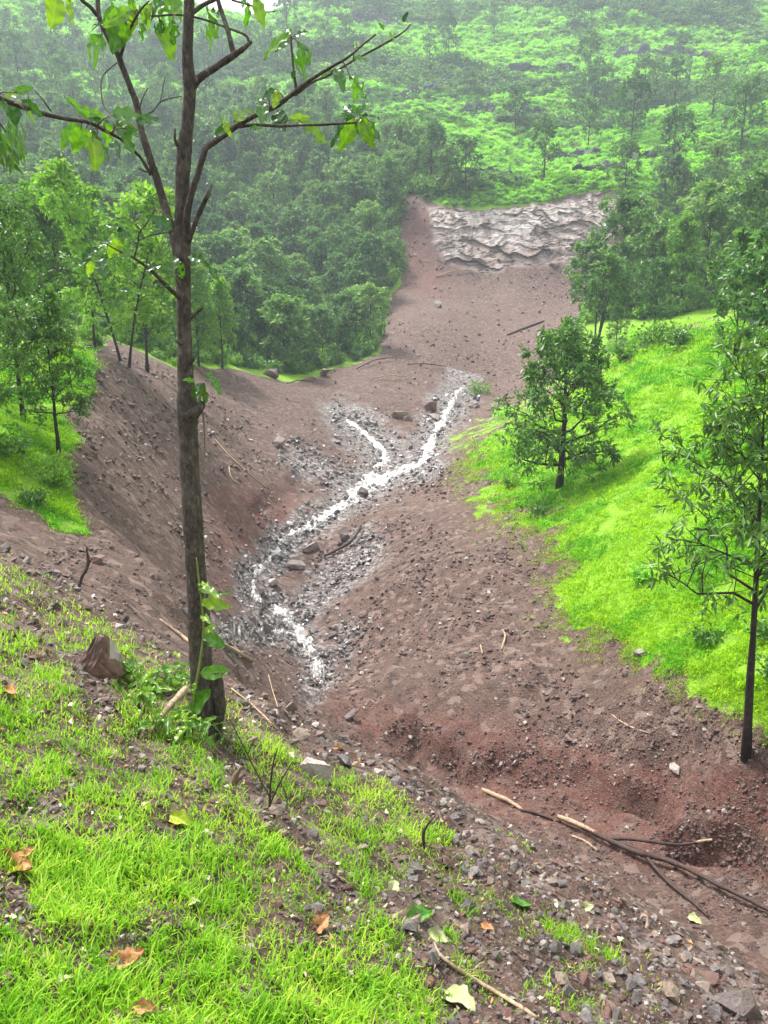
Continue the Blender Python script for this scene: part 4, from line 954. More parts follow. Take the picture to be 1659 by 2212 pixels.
# the big split rock by the trunk
def mat_split():
    m = NT('split_rock'); g = m.n('TexCoord').outputs['Object']; n = m.noise(g, 5, 5, .6); v = m.n('TexVoronoi', Scale=4.2); m.lk(g, v.inputs['Vector'])
    n2 = m.noise(g, 30, 5, .7); s = m.n('SeparateColor'); m.lk(v.outputs['Color'], s.inputs[0])
    c = m.ramp(n.outputs[0], [(.3, (.06, .035, .026)), (.6, (.17, .10, .075)), (.8, (.3, .21, .16))])
    c = m.mix(m.mr(s.outputs[0], .55, .62, 0, .75), c, (.46, .42, .39))
    return m.done(m.bsdf(c, .6, .4, m.bump(n2.outputs[0], .4, .02)))
M['split'] = mat_split()
w, r = pick(213, 1452); s = r[0] / FP
pts = [(-58, -30, -14), (-56, 20, -14), (-44, -34, 14), (-30, -36, 36), (-18, 10, 56), (-6, -26, 62), (6, -16, 80), (13, -8, 98), (22, -8, 97), (25, -18, 82), (27, -24, 58), (38, -30, 34), (50, -26, 4), (46, -30, -14), (54, 20, -14), (36, 26, 50), (0, -46, -14), (6, 34, 48), (-8, -44, 30), (14, -40, 40)]
sr = rock_mesh(0, 0, 1, 'split_rock', 'split', np.array(pts) * s); bm = bmesh.new(); bm.from_mesh(sr); bmesh.ops.subdivide_edges(bm, edges=bm.edges[:], cuts=3, use_grid_fill=True)
for v_ in bm.verts:
    q_ = v_.co / s; v_.co += Vector(((vn(q_.x / 9, q_.z / 9, 3) - .5), (vn(q_.z / 8, q_.x / 7, 4) - .5), (vn(q_.x / 8 + q_.y / 9, q_.z / 12, 5) - .5))) * s * 9
bm.to_mesh(sr); bm.free()
link('split_rock', sr, None, w[0], label='large brown split rock with pale faces left of the big trunk', category='rock')

# ------------------------------------------------------------------ sticks and fallen branches
def lay(pts, lift=.01):
    """picture polyline (x, y, width px[, extra lift m]) laid on the ground"""
    p = np.array([q_ if len(q_) == 4 else (*q_, 0) for q_ in pts], float); p = spline(p, 5); w, r = pick(p[:, 0], p[:, 1])
    for it in range(4): w[1:-1] = (w[:-2] + w[1:-1] * 2 + w[2:]) / 4
    rad = np.maximum(p[:, 2], 1.2) * .5 * (w[:, 1] * CP - w[:, 2] * SP) / FP; w[:, 2] += rad * .7 + lift + p[:, 3]
    return w, rad
def stick(name, label, mat, pts, cat='stick', kids=(), lift=.01, n=6):
    w, rad = lay(pts, lift); T = Tubes(); o0 = w[0].copy(); T.add(w - o0, rad, n, int(pts[0][0]), .22)
    o = link(name, T.mesh(name, M[mat]), None, o0, label=label, category=cat)
    for nm, mt, kp in kids:
        w2, r2 = lay(kp, lift); T2 = Tubes(); T2.add(w2 - o0, r2, n, int(kp[0][0]), .22); link(nm, T2.mesh(nm, M[mt]), o)
    return o
stick('fallen_branch', 'long fallen branch with forked dark limbs and stripped pale end across the debris', 'twig',
      [(1215, 1778, 9, .06), (1270, 1805, 11, .08), (1320, 1832, 12, .09), (1375, 1855, 13, .08), (1400, 1862, 13, .08), (1460, 1880, 12, .1), (1540, 1925, 11, .12), (1620, 1962, 11, .1), (1720, 2010, 10, .06)], 'branch',
      [('stripped_wood', 'wood', [(1205, 1775, 10, .08), (1240, 1792, 11, .1), (1275, 1808, 9, .11), (1305, 1822, 5, .12)]),
       ('limb', 'twig', [(1310, 1826, 8, .1), (1350, 1832, 8, .16), (1400, 1842, 8, .2), (1450, 1854, 7, .24), (1490, 1852, 6, .26), (1510, 1848, 5, .26)]),
       ('limb_tip', 'wood', [(1500, 1850, 6, .262), (1535, 1846, 6, .27)]),
       ('limb', 'twig', [(1395, 1862, 9, .06), (1420, 1890, 8, .05), (1450, 1920, 7, .04), (1490, 1950, 6, .03), (1530, 1985, 5, .02)])])
stick('stripped_branch', 'pale peeled branch at the lip of the slope above the fallen branch', 'wood', [(1028, 1700, 6), (1060, 1718, 10), (1095, 1732, 11), (1128, 1752, 6)], 'branch')
stick('stick', 'dark stick joining the peeled branch to the fallen branch', 'twig', [(1125, 1752, 6), (1160, 1760, 7), (1210, 1778, 6)])
stick('stick', 'short pale stick beside the middle of the fallen branch', 'wood', [(1235, 1808, 5), (1265, 1820, 5), (1290, 1840, 5)])
stick('peeled_stick', 'long peeled stick at the bottom of the near slope', 'wood', [(938, 2040, 4), (950, 2070, 7), (985, 2098, 9), (1040, 2132, 10), (1100, 2168, 10), (1160, 2205, 9)])
stick('stick', 'thin dry stick crossing the peeled stick near the bottom', 'wood', [(1000, 2100, 3), (1070, 2104, 3)])
stick('stick', 'broken pale stick behind the big trunk on the debris', 'wood', [(345, 1340, 4), (380, 1368, 8), (412, 1392, 8)])
stick('stick', 'splintered brown stick right of the big trunk', 'wood', [(482, 1395, 10), (515, 1415, 11), (545, 1432, 9)])
stick('stick', 'pale splintered wood leaning at the foot of the big trunk', 'wood', [(325, 1592, 6, .02), (360, 1555, 13, .05), (402, 1520, 15, .1)])
stick('stick', 'dry straw stick right of the trunk foot', 'wood', [(500, 1490, 3), (550, 1530, 4), (600, 1580, 4)])
stick('stick', 'pale twig at the right end of the dry straw', 'wood', [(580, 1462, 2.5, .03), (590, 1500, 2.5, .03), (600, 1530, 3)])
stick('driftwood', 'bent grey driftwood on the islet in the stream', 'twig', [(700, 1208, 5, .1), (740, 1192, 7, .15), (765, 1175, 7, .2), (780, 1150, 5, .3)])
stick('stick', 'thin dry root on the left debris fan', 'wood', [(465, 950, 2), (500, 990, 2.5), (545, 1030, 2.5), (575, 1055, 3)])
stick('stick', 'short pale root below the grass tuft on the left wall', 'wood', [(495, 1010, 3), (498, 1030, 3), (510, 1045, 3)])
stick('fallen_log', 'dark log lying across the slide below the many stemmed tree', 'twig', [(1095, 725, 4), (1130, 712, 5), (1175, 695, 4)], 'log')
stick('stick', 'pale forked stick on the middle of the right debris slope', 'wood', [(1083, 1405, 4), (1092, 1375, 5), (1085, 1362, 3)])
stick('stick', 'long dry stick on the lower right debris', 'wood', [(1320, 1545, 3), (1355, 1570, 4), (1400, 1585, 3)])
stick('stick', 'pale bone like stick on the upper right debris', 'wood', [(1038, 1395, 4), (1042, 1415, 4)])
for i, (x, y) in enumerate([(620, 832), (660, 818), (770, 800), (800, 822), (880, 790), (940, 600)]):
    a = rng.random() * 1.2 - .6; L_ = 40 + 50 * rng.random()
    stick('uprooted_stem', 'bare uprooted stem lying on the far debris below the wood', 'wood' if i % 2 else 'twig', [(x, y, 2.2, .1), (x + L_ * .5, y - L_ * a * .4, 2.6, .35), (x + L_, y - L_ * a * .6, 1.6, .2)], 'stem')['group'] = 'bare stems on the far debris'
# standing dead twigs
def twig(name, label, strokes, r, mat='twig', cat='twig'):
    """upright twig drawn as strokes of (x, y, width px, dr) at distance r"""
    T = None; o = None
    for k, s in enumerate(strokes):
        p = spline(np.array(s, float), 5); w = P(p[:, 0], p[:, 1], r + p[:, 3]); rad = np.maximum(p[:, 2], 1) * .5 * r / FP
        if o is None: o0 = w[0].copy()
        T = Tubes(); T.add(w - o0, rad, 6, k + int(s[0][0]), .15); me = T.mesh('stem' if k else name, M[mat])
        if o is None: o = link(name, me, None, o0, label=label, category=cat)
        else: link('side_twig', me, o)
    return o
_, r_a = base(582, 1745)
twig('dead_twig', 'tall dark dead twigs standing in the grass right of the trunk', [[(582, 1750, 6, 0), (584, 1700, 5, .02), (590, 1650, 4, 0), (600, 1615, 2, -.02)], [(584, 1735, 5, 0), (605, 1690, 4, -.05), (632, 1645, 2, -.1)], [(582, 1720, 4, 0), (560, 1680, 3, .05), (530, 1620, 3, .1), (500, 1560, 2, .12)], [(606, 1690, 3, -.05), (620, 1725, 2.5, -.05), (618, 1760, 2, 0)]], r_a)
_, r_a = base(167, 1275)
twig('dead_twig', 'bent dark stick standing on the left debris', [[(167, 1278, 6, 0), (178, 1245, 7, 0), (190, 1220, 7, 0), (187, 1180, 4, 0)], [(190, 1220, 4, 0), (200, 1205, 2.5, 0)]], r_a)
_, r_a = base(918, 1830)
twig('dead_twig', 'short dark stump standing at the grass edge', [[(916, 1836, 8, 0), (915, 1800, 8, 0), (925, 1780, 6, 0), (940, 1762, 3, 0)]], r_a)
_, r_a = base(505, 1700)
twig('stump', 'splintered reddish stump between trunk and dead twigs', [[(500, 1715, 16, 0), (508, 1680, 14, 0), (522, 1655, 5, 0)], [(505, 1700, 8, 0), (520, 1680, 6, 0), (532, 1668, 2, 0)]], r_a, 'strip', 'stump')

# ------------------------------------------------------------------ dark rock ledges on the far hillside
M['ledge'] = mat_plain('ledge_rock', (.035, .037, .045), (.11, .115, .13), .8, .85, .9, .2, .5)
def ledge(lab, pts, hpx, seed):
    p = spline(np.array(pts, float), 14); n = len(p); rng = np.random.default_rng(seed); w, r = pick(p[:, 0], p[:, 1] + hpx * .5)
    for it in range(2): w[1:-1] = (w[:-2] + w[1:-1] * 2 + w[2:]) / 4
    r = np.hypot(w[:, 0], w[:, 1]); u = -w[:, :2] / r[:, None]
    t = np.linspace(0, 1, n); env = np.sin(np.pi * np.clip(t, .015, .985))**.22
    hv_ = _h(np.floor(np.arange(n) / 3.0 + .6 * vn(np.arange(n) / 2.0, np.zeros(n), seed)), np.zeros(n), seed)
    H = hpx * r / FP * env * (.45 + .75 * hv_); m = 9
    prof = [(-3, 0.0), (.35, -.5), (.45, -.1), (.4, .25), (.5, .3), (.3, .6), (.42, .66), (.3, 1.0), (-1.6, 1.02)]
    V = np.zeros((n, m, 3)); idx_ = np.arange(n)
    for j, (f, h) in enumerate(prof):
        off = f * (.5 + .12 * H) + (vn(idx_ / 2.0, np.full(n, j * 1.7), seed + 5) - .5) * 1.1 * (0 < j < m - 1)
        V[:, j, :2] = w[:, :2] + u * off[:, None]; V[:, j, 2] = w[:, 2] + h * H - (.6 if j < 2 else 0)
    i = np.arange(n * m).reshape(n, m); q = np.stack([i[:-1, :-1], i[1:, :-1], i[1:, 1:], i[:-1, 1:]], -1).reshape(-1, 4)
    o = w[n // 2].copy(); link('rock_ledge', mk_mesh('rock_ledge', V.reshape(-1, 3) - o, q.ravel(), np.full(len(q), 4), [M['ledge']]), None, o, label=lab, category='rock ledge')
for k, (lab, pts, h) in enumerate([
    ('long dark rock ledge across the middle of the far hillside', [(862, 202), (905, 193), (945, 184)], 22), ('dark rock ledge continuing up to the right in the middle hillside', [(965, 172), (1000, 165), (1045, 166)], 20),
    ('dark rock ledge at the centre top end of the middle band', [(1060, 158), (1110, 150), (1160, 147), (1215, 145)], 18), ('short dark rock ledge below the middle band', [(1008, 236), (1040, 232), (1070, 236)], 24),
    ('dark rock ledge right of the short ledge below the middle band', [(1110, 240), (1140, 236), (1172, 240)], 22), ('high dark rock ledge at the upper right of the hillside', [(1350, 118), (1390, 112), (1440, 112), (1510, 120)], 22),
    ('small dark rock ledge under the upper right ledge', [(1280, 192), (1310, 184), (1342, 180)], 26), ('low dark rock ledge above the right end of the scar', [(1195, 338), (1240, 332), (1282, 326)], 16),
    ('blocky rock ledge just above the bright grass over the scar', [(1250, 362), (1290, 358), (1335, 355)], 18), ('rock ledge at the right below the upper wood', [(1358, 338), (1400, 334), (1442, 330)], 20),
    ('broken dark ledge in the scrub left above the scar', [(1000, 372), (1050, 368), (1100, 376)], 14), ('dim rock ledge right of the big trunk high on the hillside', [(478, 208), (540, 206), (610, 216)], 20),
    ('faint rock ledge near the top of the hillside', [(770, 40), (810, 36), (850, 44)], 24)]): cx_ = sum(a for a, c in pts) / len(pts); ledge(lab, [(cx_ + (a - cx_) * 1.35, c) for a, c in pts], h * .95, 70 + k)

# ------------------------------------------------------------------ dry litter in the grass
def flake(seed, c):
    rng = np.random.default_rng(seed); a = np.sort(rng.random(7)) * 6.28; V = np.stack([np.cos(a) * .5 * (.6 + .5 * rng.random(7)), np.sin(a) * .28 * (.6 + .5 * rng.random(7)), rng.normal(size=7) * .09], 1)
    return mk_mesh('litter_flake', np.vstack([V, [[0, 0, .06]]]), np.array([(i, (i + 1) % 7, 7) for i in range(7)]).ravel(), np.full(7, 3), [M[c]])
M['litter'] = mat_plain('litter', (.16, .09, .05), (.42, .32, .2), 6, .7); M['litter_pale'] = mat_plain('litter_pale', (.4, .36, .25), (.66, .6, .46), 6, .6)
FL = [flake(i, ['litter', 'dead', 'litter_pale', 'litter', 'twig'][i % 5]) for i in range(10)]
rng = np.random.default_rng(77); x = rng.uniform(-60, 1500, 3600); y = rng.uniform(1200, 2300, 3600); w, r = pick(x, y); k = r < redge(np.arctan2(w[:, 0], w[:, 1])); w, r = w[k], r[k]
rot = rng.normal(size=(len(w), 3)) * .5; rot[:, 2] = rng.random(len(w)) * 6.28; s = (6 + 18 * rng.random(len(w))**3) * r / FP; w[:, 2] += .006 + s * .25
scatter('leaf_litter', FL, w, rot, s, 'dry leaf scraps and crumbs scattered through the near grass', 'litter', 2)
x = rng.uniform(-60, 1000, 2600); y = rng.uniform(1200, 2300, 2600); w, r = pick(x, y); k = (r < redge(np.arctan2(w[:, 0], w[:, 1]))) & (vn(x / 40, y / 30, 66) > .5); w, r = w[k], r[k]
rot = rng.random((len(w), 3)) * 6; s = (5 + 20 * rng.random(len(w))**2.5) * r / FP; M['clod'] = mat_plain('clod', (.04, .022, .017), (.14, .085, .065), 6, .9)
scatter('soil_clods', [rock_mesh(700 + i, 14, .9, 'clod', 'clod') for i in range(5)], w, rot, s, 'dark crumbs of wet soil between the grass', 'soil', 3)
# ------------------------------------------------------------------ the big young tree in front
tb, TR = base(443, 1580)
def broad_leaf(seed, holes=0.0, wav=.06, nl=14, nw=6, ratio=.5, droop=.35, mat='fg_leaf'):
    rng = np.random.default_rng(seed); u = np.linspace(0, 1, nl); v = np.linspace(-1, 1, nw * 2 + 1)
    U, Vv = np.meshgrid(u, v, indexing='ij')
    half = ratio * .5 * np.sin(np.pi * np.clip(U, 0, 1)**.85)**.8 * (1 + .10 * np.sin(U * 22 + seed) * np.abs(Vv)) + .004
    Xl = U - .03 * np.abs(Vv) * np.sin(U * 3.1); Yl = half * Vv
    Zl = -droop * U**2 * .6 + .35 * half * np.abs(Vv) + wav * np.abs(Vv) * np.sin(U * 17 + seed * 1.7 + Vv) - .012 * np.abs(np.sin(U * 28 + np.abs(Vv) * 6)) * (np.abs(Vv) > .05)
    V = np.stack([Xl, Yl, Zl], -1).reshape(-1, 3); n = len(v)
    i = np.arange(nl * n).reshape(nl, n); q = np.stack([i[:-1, :-1], i[1:, :-1], i[1:, 1:], i[:-1, 1:]], -1).reshape(-1, 4)
    if holes:
        cx = np.repeat(np.arange(nl - 1), n - 1); cy = np.tile(np.arange(n - 1), nl - 1)
        k = ~((vn(cx / 2.2, cy / 2.2, seed) > 1 - holes) & (np.abs(cy - nw + .5) > 1)); q = q[k]
    me = mk_mesh('leaf', V, q.ravel(), np.full(len(q), 4), [M[mat]], True)
    fattr(me, 'lv', (.5 - .12 * np.cos(U * 28 + np.abs(Vv) * 6) * (np.abs(Vv) > .05) + .25 * (np.abs(Vv) < .08) + (rng.random() - .5) * .25).ravel())
    return me
LF = [broad_leaf(i, [0, .0, .3, .38, .2, 0][i % 6], .05 + .03 * (i % 3), ratio=[.5, .44, .52, .48, .42, .36][i % 6], droop=[.3, .5, .2, .4, .1, .6][i % 6]) for i in range(8)]
LF += [broad_leaf(20 + i, [0, .2, 0, .3][i % 4], .06, ratio=[.5, .44, .4, .48][i % 4], droop=[.3, .5, .2, .6][i % 4], mat='fg_leaf_dark') for i in range(6)]
def put_leaf(parent, o0, bp, tp, k, roll, name='leaf', wide=1.0, facing=.0):
    d = np.array(tp) - np.array(bp); L = np.linalg.norm(d); X = Vector(d / L)
    up = Vector((0, 0, .75)) - Vector(np.array(bp) / (np.linalg.norm(bp) + 1e-6)) * facing; Yv = up.cross(X)
    if Yv.length < .15: Yv = Vector((1, .3, 0))
    Yv.normalize(); Zv = X.cross(Yv).normalized()
    Rm = Matrix((X, Yv, Zv)).transposed() @ Matrix.Rotation(roll, 3, 'X')
    o = bpy.data.objects.new(name, LF[k % len(LF)]); col.objects.link(o); o.parent = parent
    o.matrix_local = Matrix.Translation(Vector(np.array(bp) - o0)) @ Rm.to_4x4() @ Matrix.Diagonal((L, L * wide, L, 1)); return o
ft = bpy.data.objects.new('young_tree', None); col.objects.link(ft); ft.location = tb
ft['label'] = 'slim young tree with large leaves rising in front of the gully'; ft['category'] = 'tree'
o0 = np.array(tb)
LIMBS = []
def limb(name, pts, n=8, rough=.06, per=6, mat='bark', parent=ft):
    """(x, y, width px, dr): a limb through picture points at distance TR + dr"""
    p = spline(np.array(pts, float), per); w = P(p[:, 0], p[:, 1], TR + p[:, 3]); rad = p[:, 2] * (.445 if name == 'trunk' else .46) * (w[:, 1] * CP - w[:, 2] * SP) / FP
    T = Tubes(); T.add(w - o0, rad, n, int(pts[0][0] * 3 + pts[0][1]), rough); o = link(name, T.mesh(name, M[mat]), parent); LIMBS.append((o, w)); return o
limb('trunk', [(447, 1610, 92, .02), (444, 1575, 76, 0), (440, 1500, 60, 0), (432, 1400, 55, 0), (428, 1300, 51, 0), (421, 1200, 48, 0), (415, 1100, 48, 0), (409, 1000, 47, 0), (406, 930, 47, 0), (405, 885, 52, 0), (402, 840, 42, 0), (400, 780, 37, 0), (398, 700, 35, 0), (396, 620, 36, 0), (394, 560, 41, 0), (394, 500, 40, 0), (394, 450, 37, 0), (394, 400, 33, 0), (396, 350, 37, 0), (399, 315, 36, 0), (405, 265, 30, 0), (410, 200, 30, 0), (409, 170, 31, 0), (405, 120, 26, 0), (407, 50, 26, 0), (409, -20, 25, 0), (408, -150, 20, 0), (400, -330, 12, 0), (392, -480, 5, 0)], 14, .05, 8)
limb('root', [(462, 1440, 34, -.03), (470, 1490, 30, -.05), (476, 1530, 26, -.07), (470, 1575, 18, -.08), (466, 1610, 10, -.08)], 9)
limb('root', [(430, 1500, 30, -.03), (418, 1545, 26, -.06), (408, 1590, 16, -.08)], 8)
L_ = limb('branch', [(388, 560, 26, 0), (378, 520, 23, .0), (360, 460, 20, .05), (340, 390, 18, .1), (320, 330, 17, .12), (305, 280, 16, .15), (295, 225, 15, .15), (280, 185, 14, .18), (262, 138, 14, .2), (255, 118, 14, .2), (230, 75, 12, .25), (214, 35, 12, .28), (210, -10, 10, .3), (200, -120, 8, .35)])
limb('branch', [(210, 34, 9, .28), (195, 15, 9, .25), (175, -2, 8, .2), (140, -50, 6, .1)], 6)
limb('branch', [(260, 122, 8, .2), (272, 85, 7, .15), (287, 50, 6, .1), (305, 20, 5, .05), (322, 2, 4, 0)], 6)
limb('twig', [(268, 95, 5, .2), (280, 60, 4, .2), (290, 35, 3, .2)], 5)
limb('twig', [(253, 135, 3, .2), (222, 165, 3, .1), (219, 205, 3, .05), (226, 232, 3, .0), (238, 245, 2.5, -.05)], 5)
limb('branch', [(326, 378, 8, .1), (305, 342, 7, .05), (288, 325, 7, -.05), (260, 300, 7, -.15), (225, 282, 8, -.25), (190, 264, 9, -.35), (135, 255, 10, -.45), (75, 240, 11, -.6), (0, 213, 12, -.8), (-80, 185, 13, -1.0)], 7)
limb('twig', [(110, 240, 4, -.5), (92, 215, 3, -.5), (75, 195, 2, -.5)], 4)
limb('twig', [(302, 255, 4, .1), (330, 240, 3.5, 0), (350, 218, 3, -.05), (392, 208, 2.5, -.1)], 5)
limb('twig', [(330, 242, 3, 0), (345, 220, 3, .05), (352, 190, 2.5, .1), (357, 166, 2, .1)], 4)
limb('twig', [(300, 235, 4, .1), (310, 208, 3, .1), (320, 190, 2, .1)], 4)
limb('twig', [(325, 372, 5, .1), (312, 370, 4, .05), (302, 364, 4, 0)], 5)
RB = limb('branch', [(400, 520, 22, -.02), (403, 470, 18, -.06), (413, 420, 15, -.1), (428, 375, 14, -.12), (442, 326, 14, -.15), (448, 317, 14, -.15), (480, 295, 13, -.2), (515, 270, 12, -.25), (550, 250, 11, -.3), (600, 227, 11, -.35), (637, 198, 10, -.4), (675, 170, 8, -.45), (715, 145, 7, -.5), (750, 125, 6, -.55), (780, 100, 5, -.55), (812, 74, 3, -.6)])
limb('branch', [(515, 275, 7, -.25), (550, 270, 7, -.3), (600, 272, 7, -.4), (650, 270, 6, -.5), (700, 269, 6, -.55), (770, 265, 5, -.6)], 6)
limb('branch', [(640, 193, 7, -.4), (636, 165, 6, -.4), (632, 130, 5, -.38), (628, 85, 5, -.36)], 6)
limb('branch', [(637, 205, 8, -.4), (675, 178, 6, -.35), (715, 160, 6, -.3), (765, 130, 5, -.25), (830, 95, 5, -.2), (870, 70, 4, -.15), (888, 52, 3, -.12)], 6)
limb('dead_branch', [(406, 525, 14, -.02), (415, 500, 11, -.06), (435, 450, 11, -.08), (450, 420, 10, -.1), (457, 398, 4, -.1)], 7, .12)
limb('twig', [(450, 425, 5, -.1), (456, 420, 3, -.1)], 4)
limb('branch', [(414, 190, 20, 0), (430, 170, 17, -.02), (455, 152, 16, -.05), (500, 122, 16, -.08), (522, 108, 12, -.1), (540, 93, 9, -.1), (544, 89, 6, -.1)], 8, .1)
limb('branch', [(538, 92, 6, -.1), (530, 76, 6, -.08), (495, 62, 6, -.05), (450, 45, 5, .0), (390, 32, 5, .05), (330, 35, 4, .1)], 6)
limb('branch', [(505, 120, 13, -.08), (493, 70, 12, -.05), (480, 30, 11, 0), (470, -5, 11, .02), (462, -80, 9, .05)], 7)
limb('branch', [(415, 28, 12, 0), (440, 10, 10, .05), (470, -5, 10, .1), (520, -40, 8, .15)], 7)
limb('twig', [(500, 0, 5, .1), (550, 15, 4, .1), (570, 25, 3, .1), (595, 25, 3, .1)], 5)
LB = limb('branch', [(388, 642, 14, -.03), (360, 618, 10, -.1), (325, 583, 8, -.2), (290, 558, 6, -.3), (262, 545, 4, -.35), (225, 525, 3, -.4)], 7)
limb('twig', [(290, 556, 5, -.3), (298, 525, 4, -.3), (300, 505, 4, -.3), (318, 480, 3, -.3), (336, 452, 2.5, -.3)], 5)
limb('twig', [(299, 520, 3, -.3), (320, 510, 3, -.25), (350, 504, 3, -.2), (368, 500, 3, -.2)], 5)
limb('broken_stub', [(408, 690, 10, -.05), (425, 675, 8, -.1), (438, 665, 5, -.12)], 6, .1)
limb('broken_stub', [(392, 742, 10, -.05), (380, 735, 6, -.1)], 6, .1)
limb('broken_stub', [(412, 785, 7, -.05), (420, 772, 4, -.1)], 5, .1)
limb('broken_stub', [(408, 900, 40, -.03), (424, 888, 26, -.07), (436, 876, 18, -.1), (440, 866, 8, -.1)], 9, .1)
limb('broken_stub', [(384, 315, 12, -.02), (378, 300, 7, -.03), (378, 278, 4, -.03)], 6, .1)
limb('bark_strip', [(438, 888, 5, -.1), (441, 920, 4, -.12), (442, 955, 3.5, -.12), (443, 990, 2, -.12)], 4, .2, 5, 'strip')
# leaves: base -> tip in picture points, with distance offset
LV = []
def zl(rows, ox, oy, dr): LV.extend([(ox + a / 2, oy + b / 2, ox + c / 2, oy + d / 2, e, dr) for a, b, c, d, e in rows])
zl([(243, -20, 232, 92, 1.1), (297, -10, 308, 85, .6), (440, 140, 405, 260, 1), (445, 105, 383, 125, .7), (520, 70, 498, 195, 1), (545, 90, 530, 185, .9), (560, 45, 468, 98, .9), (480, -10, 490, 25, 1.4), (630, 85, 600, 150, 1), (600, 20, 645, 105, .9), (690, 80, 688, 155, 1.1), (695, 105, 742, 225, .9), (705, -10, 655, 60, 1), (748, -30, 738, 115, 1.2), (745, 85, 750, 178, .9), (770, -20, 772, 70, .8), (900, 55, 932, 188, 1), (895, 40, 945, 60, 1), (1062, -10, 1048, 25, 1.2), (1070, 10, 1070, 102, .6), (1105, -10, 1132, 88, .8), (560, -20, 580, 62, .9), (590, 40, 560, 130, .9), (660, 10, 630, 70, .9), (500, 30, 455, 90, .8)], 0, 0, .1)
zl([(1262, 165, 1200, 205, .9), (1255, 150, 1150, 218, .7), (1262, 150, 1235, 118, .9), (1268, 160, 1318, 135, .9), (1285, 180, 1322, 305, 1.1), (1275, 305, 1262, 335, 1.2), (1440, 290, 1395, 322, .8), (1448, 295, 1482, 368, .9), (1510, 325, 1572, 402, .8), (1530, 335, 1545, 425, .8), (1525, 255, 1585, 248, .7), (1540, 215, 1530, 178, .8), (1205, 395, 1185, 452, 1.3), (1190, 385, 1145, 412, .9), (1160, 425, 1102, 432, .8), (1135, 440, 1132, 508, 1), (1200, 480, 1215, 530, 1.4), (1250, 520, 1322, 502, .8), (1290, 520, 1400, 585, 1.0), (1095, 490, 1065, 478, .9), (1010, 525, 1058, 475, 1.1), (970, 520, 985, 572, 1), (995, 545, 928, 578, .7), (970, 540, 955, 505, .9), (1080, 555, 1128, 548, .9), (1540, 500, 1600, 445, .9), (1540, 505, 1440, 605, .7), (1545, 510, 1478, 625, .9), (1560, 510, 1600, 610, 1), (1545, 500, 1575, 590, 1), (1560, 505, 1635, 590, .8), (1550, 500, 1625, 500, .8), (1530, 500, 1490, 455, .9), (1535, 510, 1470, 495, .8), (1540, 495, 1525, 452, .9), (1660, 130, 1640, 100, .9), (1680, 140, 1700, 165, .9), (1740, 95, 1755, 60, .9)], 0, 0, -.42)
zl([(50, 440, 66, 522, 1.2), (90, 430, 172, 490, .8), (120, 395, 20, 405, .7), (60, 400, 130, 378, .8), (110, 475, 152, 518, 1), (0, 425, 30, 470, .9), (10, 430, -60, 470, .9)], 0, 0, -.75)
zl([(345, 535, 275, 612, .9), (352, 545, 328, 640, 1.2), (395, 560, 432, 650, .9), (400, 590, 420, 708, 1), (425, 615, 458, 672, 1), (375, 530, 452, 515, .9), (420, 540, 310, 440, .6), (460, 515, 480, 622, 1.2), (480, 500, 592, 492, .9), (520, 510, 565, 542, 1), (500, 520, 572, 645, .9), (540, 555, 612, 575, .8), (590, 530, 672, 508, .8), (490, 605, 502, 652, 1.1), (450, 520, 400, 470, .8), (370, 560, 400, 620, .8)], 0, 0, -.25)
zl([(530, 935, 578, 988, .9), (600, 955, 642, 928, 1), (745, 990, 658, 938, 1.1), (742, 950, 685, 925, .8), (530, 985, 468, 968, .8), (500, 985, 545, 1005, .7), (520, 1030, 478, 1098, 1.1), (560, 1060, 548, 1100, 1), (420, 1070, 355, 1115, .8), (480, 1040, 430, 1060, .8), (660, 960, 700, 985, .8)], 0, 0, -.3)
zl([(400, 20, 345, 30, .8), (395, 20, 385, 75, 1), (440, 10, 440, 70, 1.1), (560, 150, 525, 145, 1), (585, 160, 662, 152, .6), (700, 40, 640, 50, .7), (760, 5, 740, 55, 1), (660, 115, 715, 120, .8), (770, 20, 785, 85, 1), (870, 20, 962, 105, .5), (830, 10, 905, 18, .7), (885, 20, 818, 0, .8), (600, 20, 570, 60, .8), (640, 140, 690, 160, .7), (505, 20, 530, 50, .9), (790, 45, 760, 90, .8), (880, 548, 848, 648, 1.2), (885, 520, 912, 505, 1), (905, 518, 952, 582, .9), (842, 540, 800, 535, .8), (865, 545, 850, 590, .9)], 0, 553, -.16)
rl = np.random.default_rng(3); PT = Tubes()
for k, (bx_, by_, tx, ty, wd_, dr) in enumerate(LV):
    j = rl.normal() * .08; tx, ty = bx_ + (tx - bx_) * 1.22, by_ + (ty - by_) * 1.22; bp = P(bx_, by_, TR + dr + j); tp = P(tx, ty, TR + dr + j + rl.uniform(-.10, .07))
    near_l, nw = min(LIMBS, key=lambda q: np.min(np.linalg.norm(q[1] - bp, axis=1))); cl = nw[np.argmin(np.linalg.norm(nw - bp, axis=1))]
    if np.linalg.norm(cl - bp) < .13: PT.add(np.stack([cl, (cl + bp) / 2 + np.array([0, 0, .012]), bp, bp + (tp - bp) * .15]) - o0, [.0045, .0035, .0028, .002], 5)
    put_leaf(near_l, o0, bp, tp, int(rl.integers(8)) if rl.random() > (.15 if k < 25 else .55) else 8 + int(rl.integers(6)), rl.uniform(-.6, .6), 'leaf', wd_ * 1.08, 1.0)
link('petioles', PT.mesh('petioles', M['strip']), ft, kind='stuff')
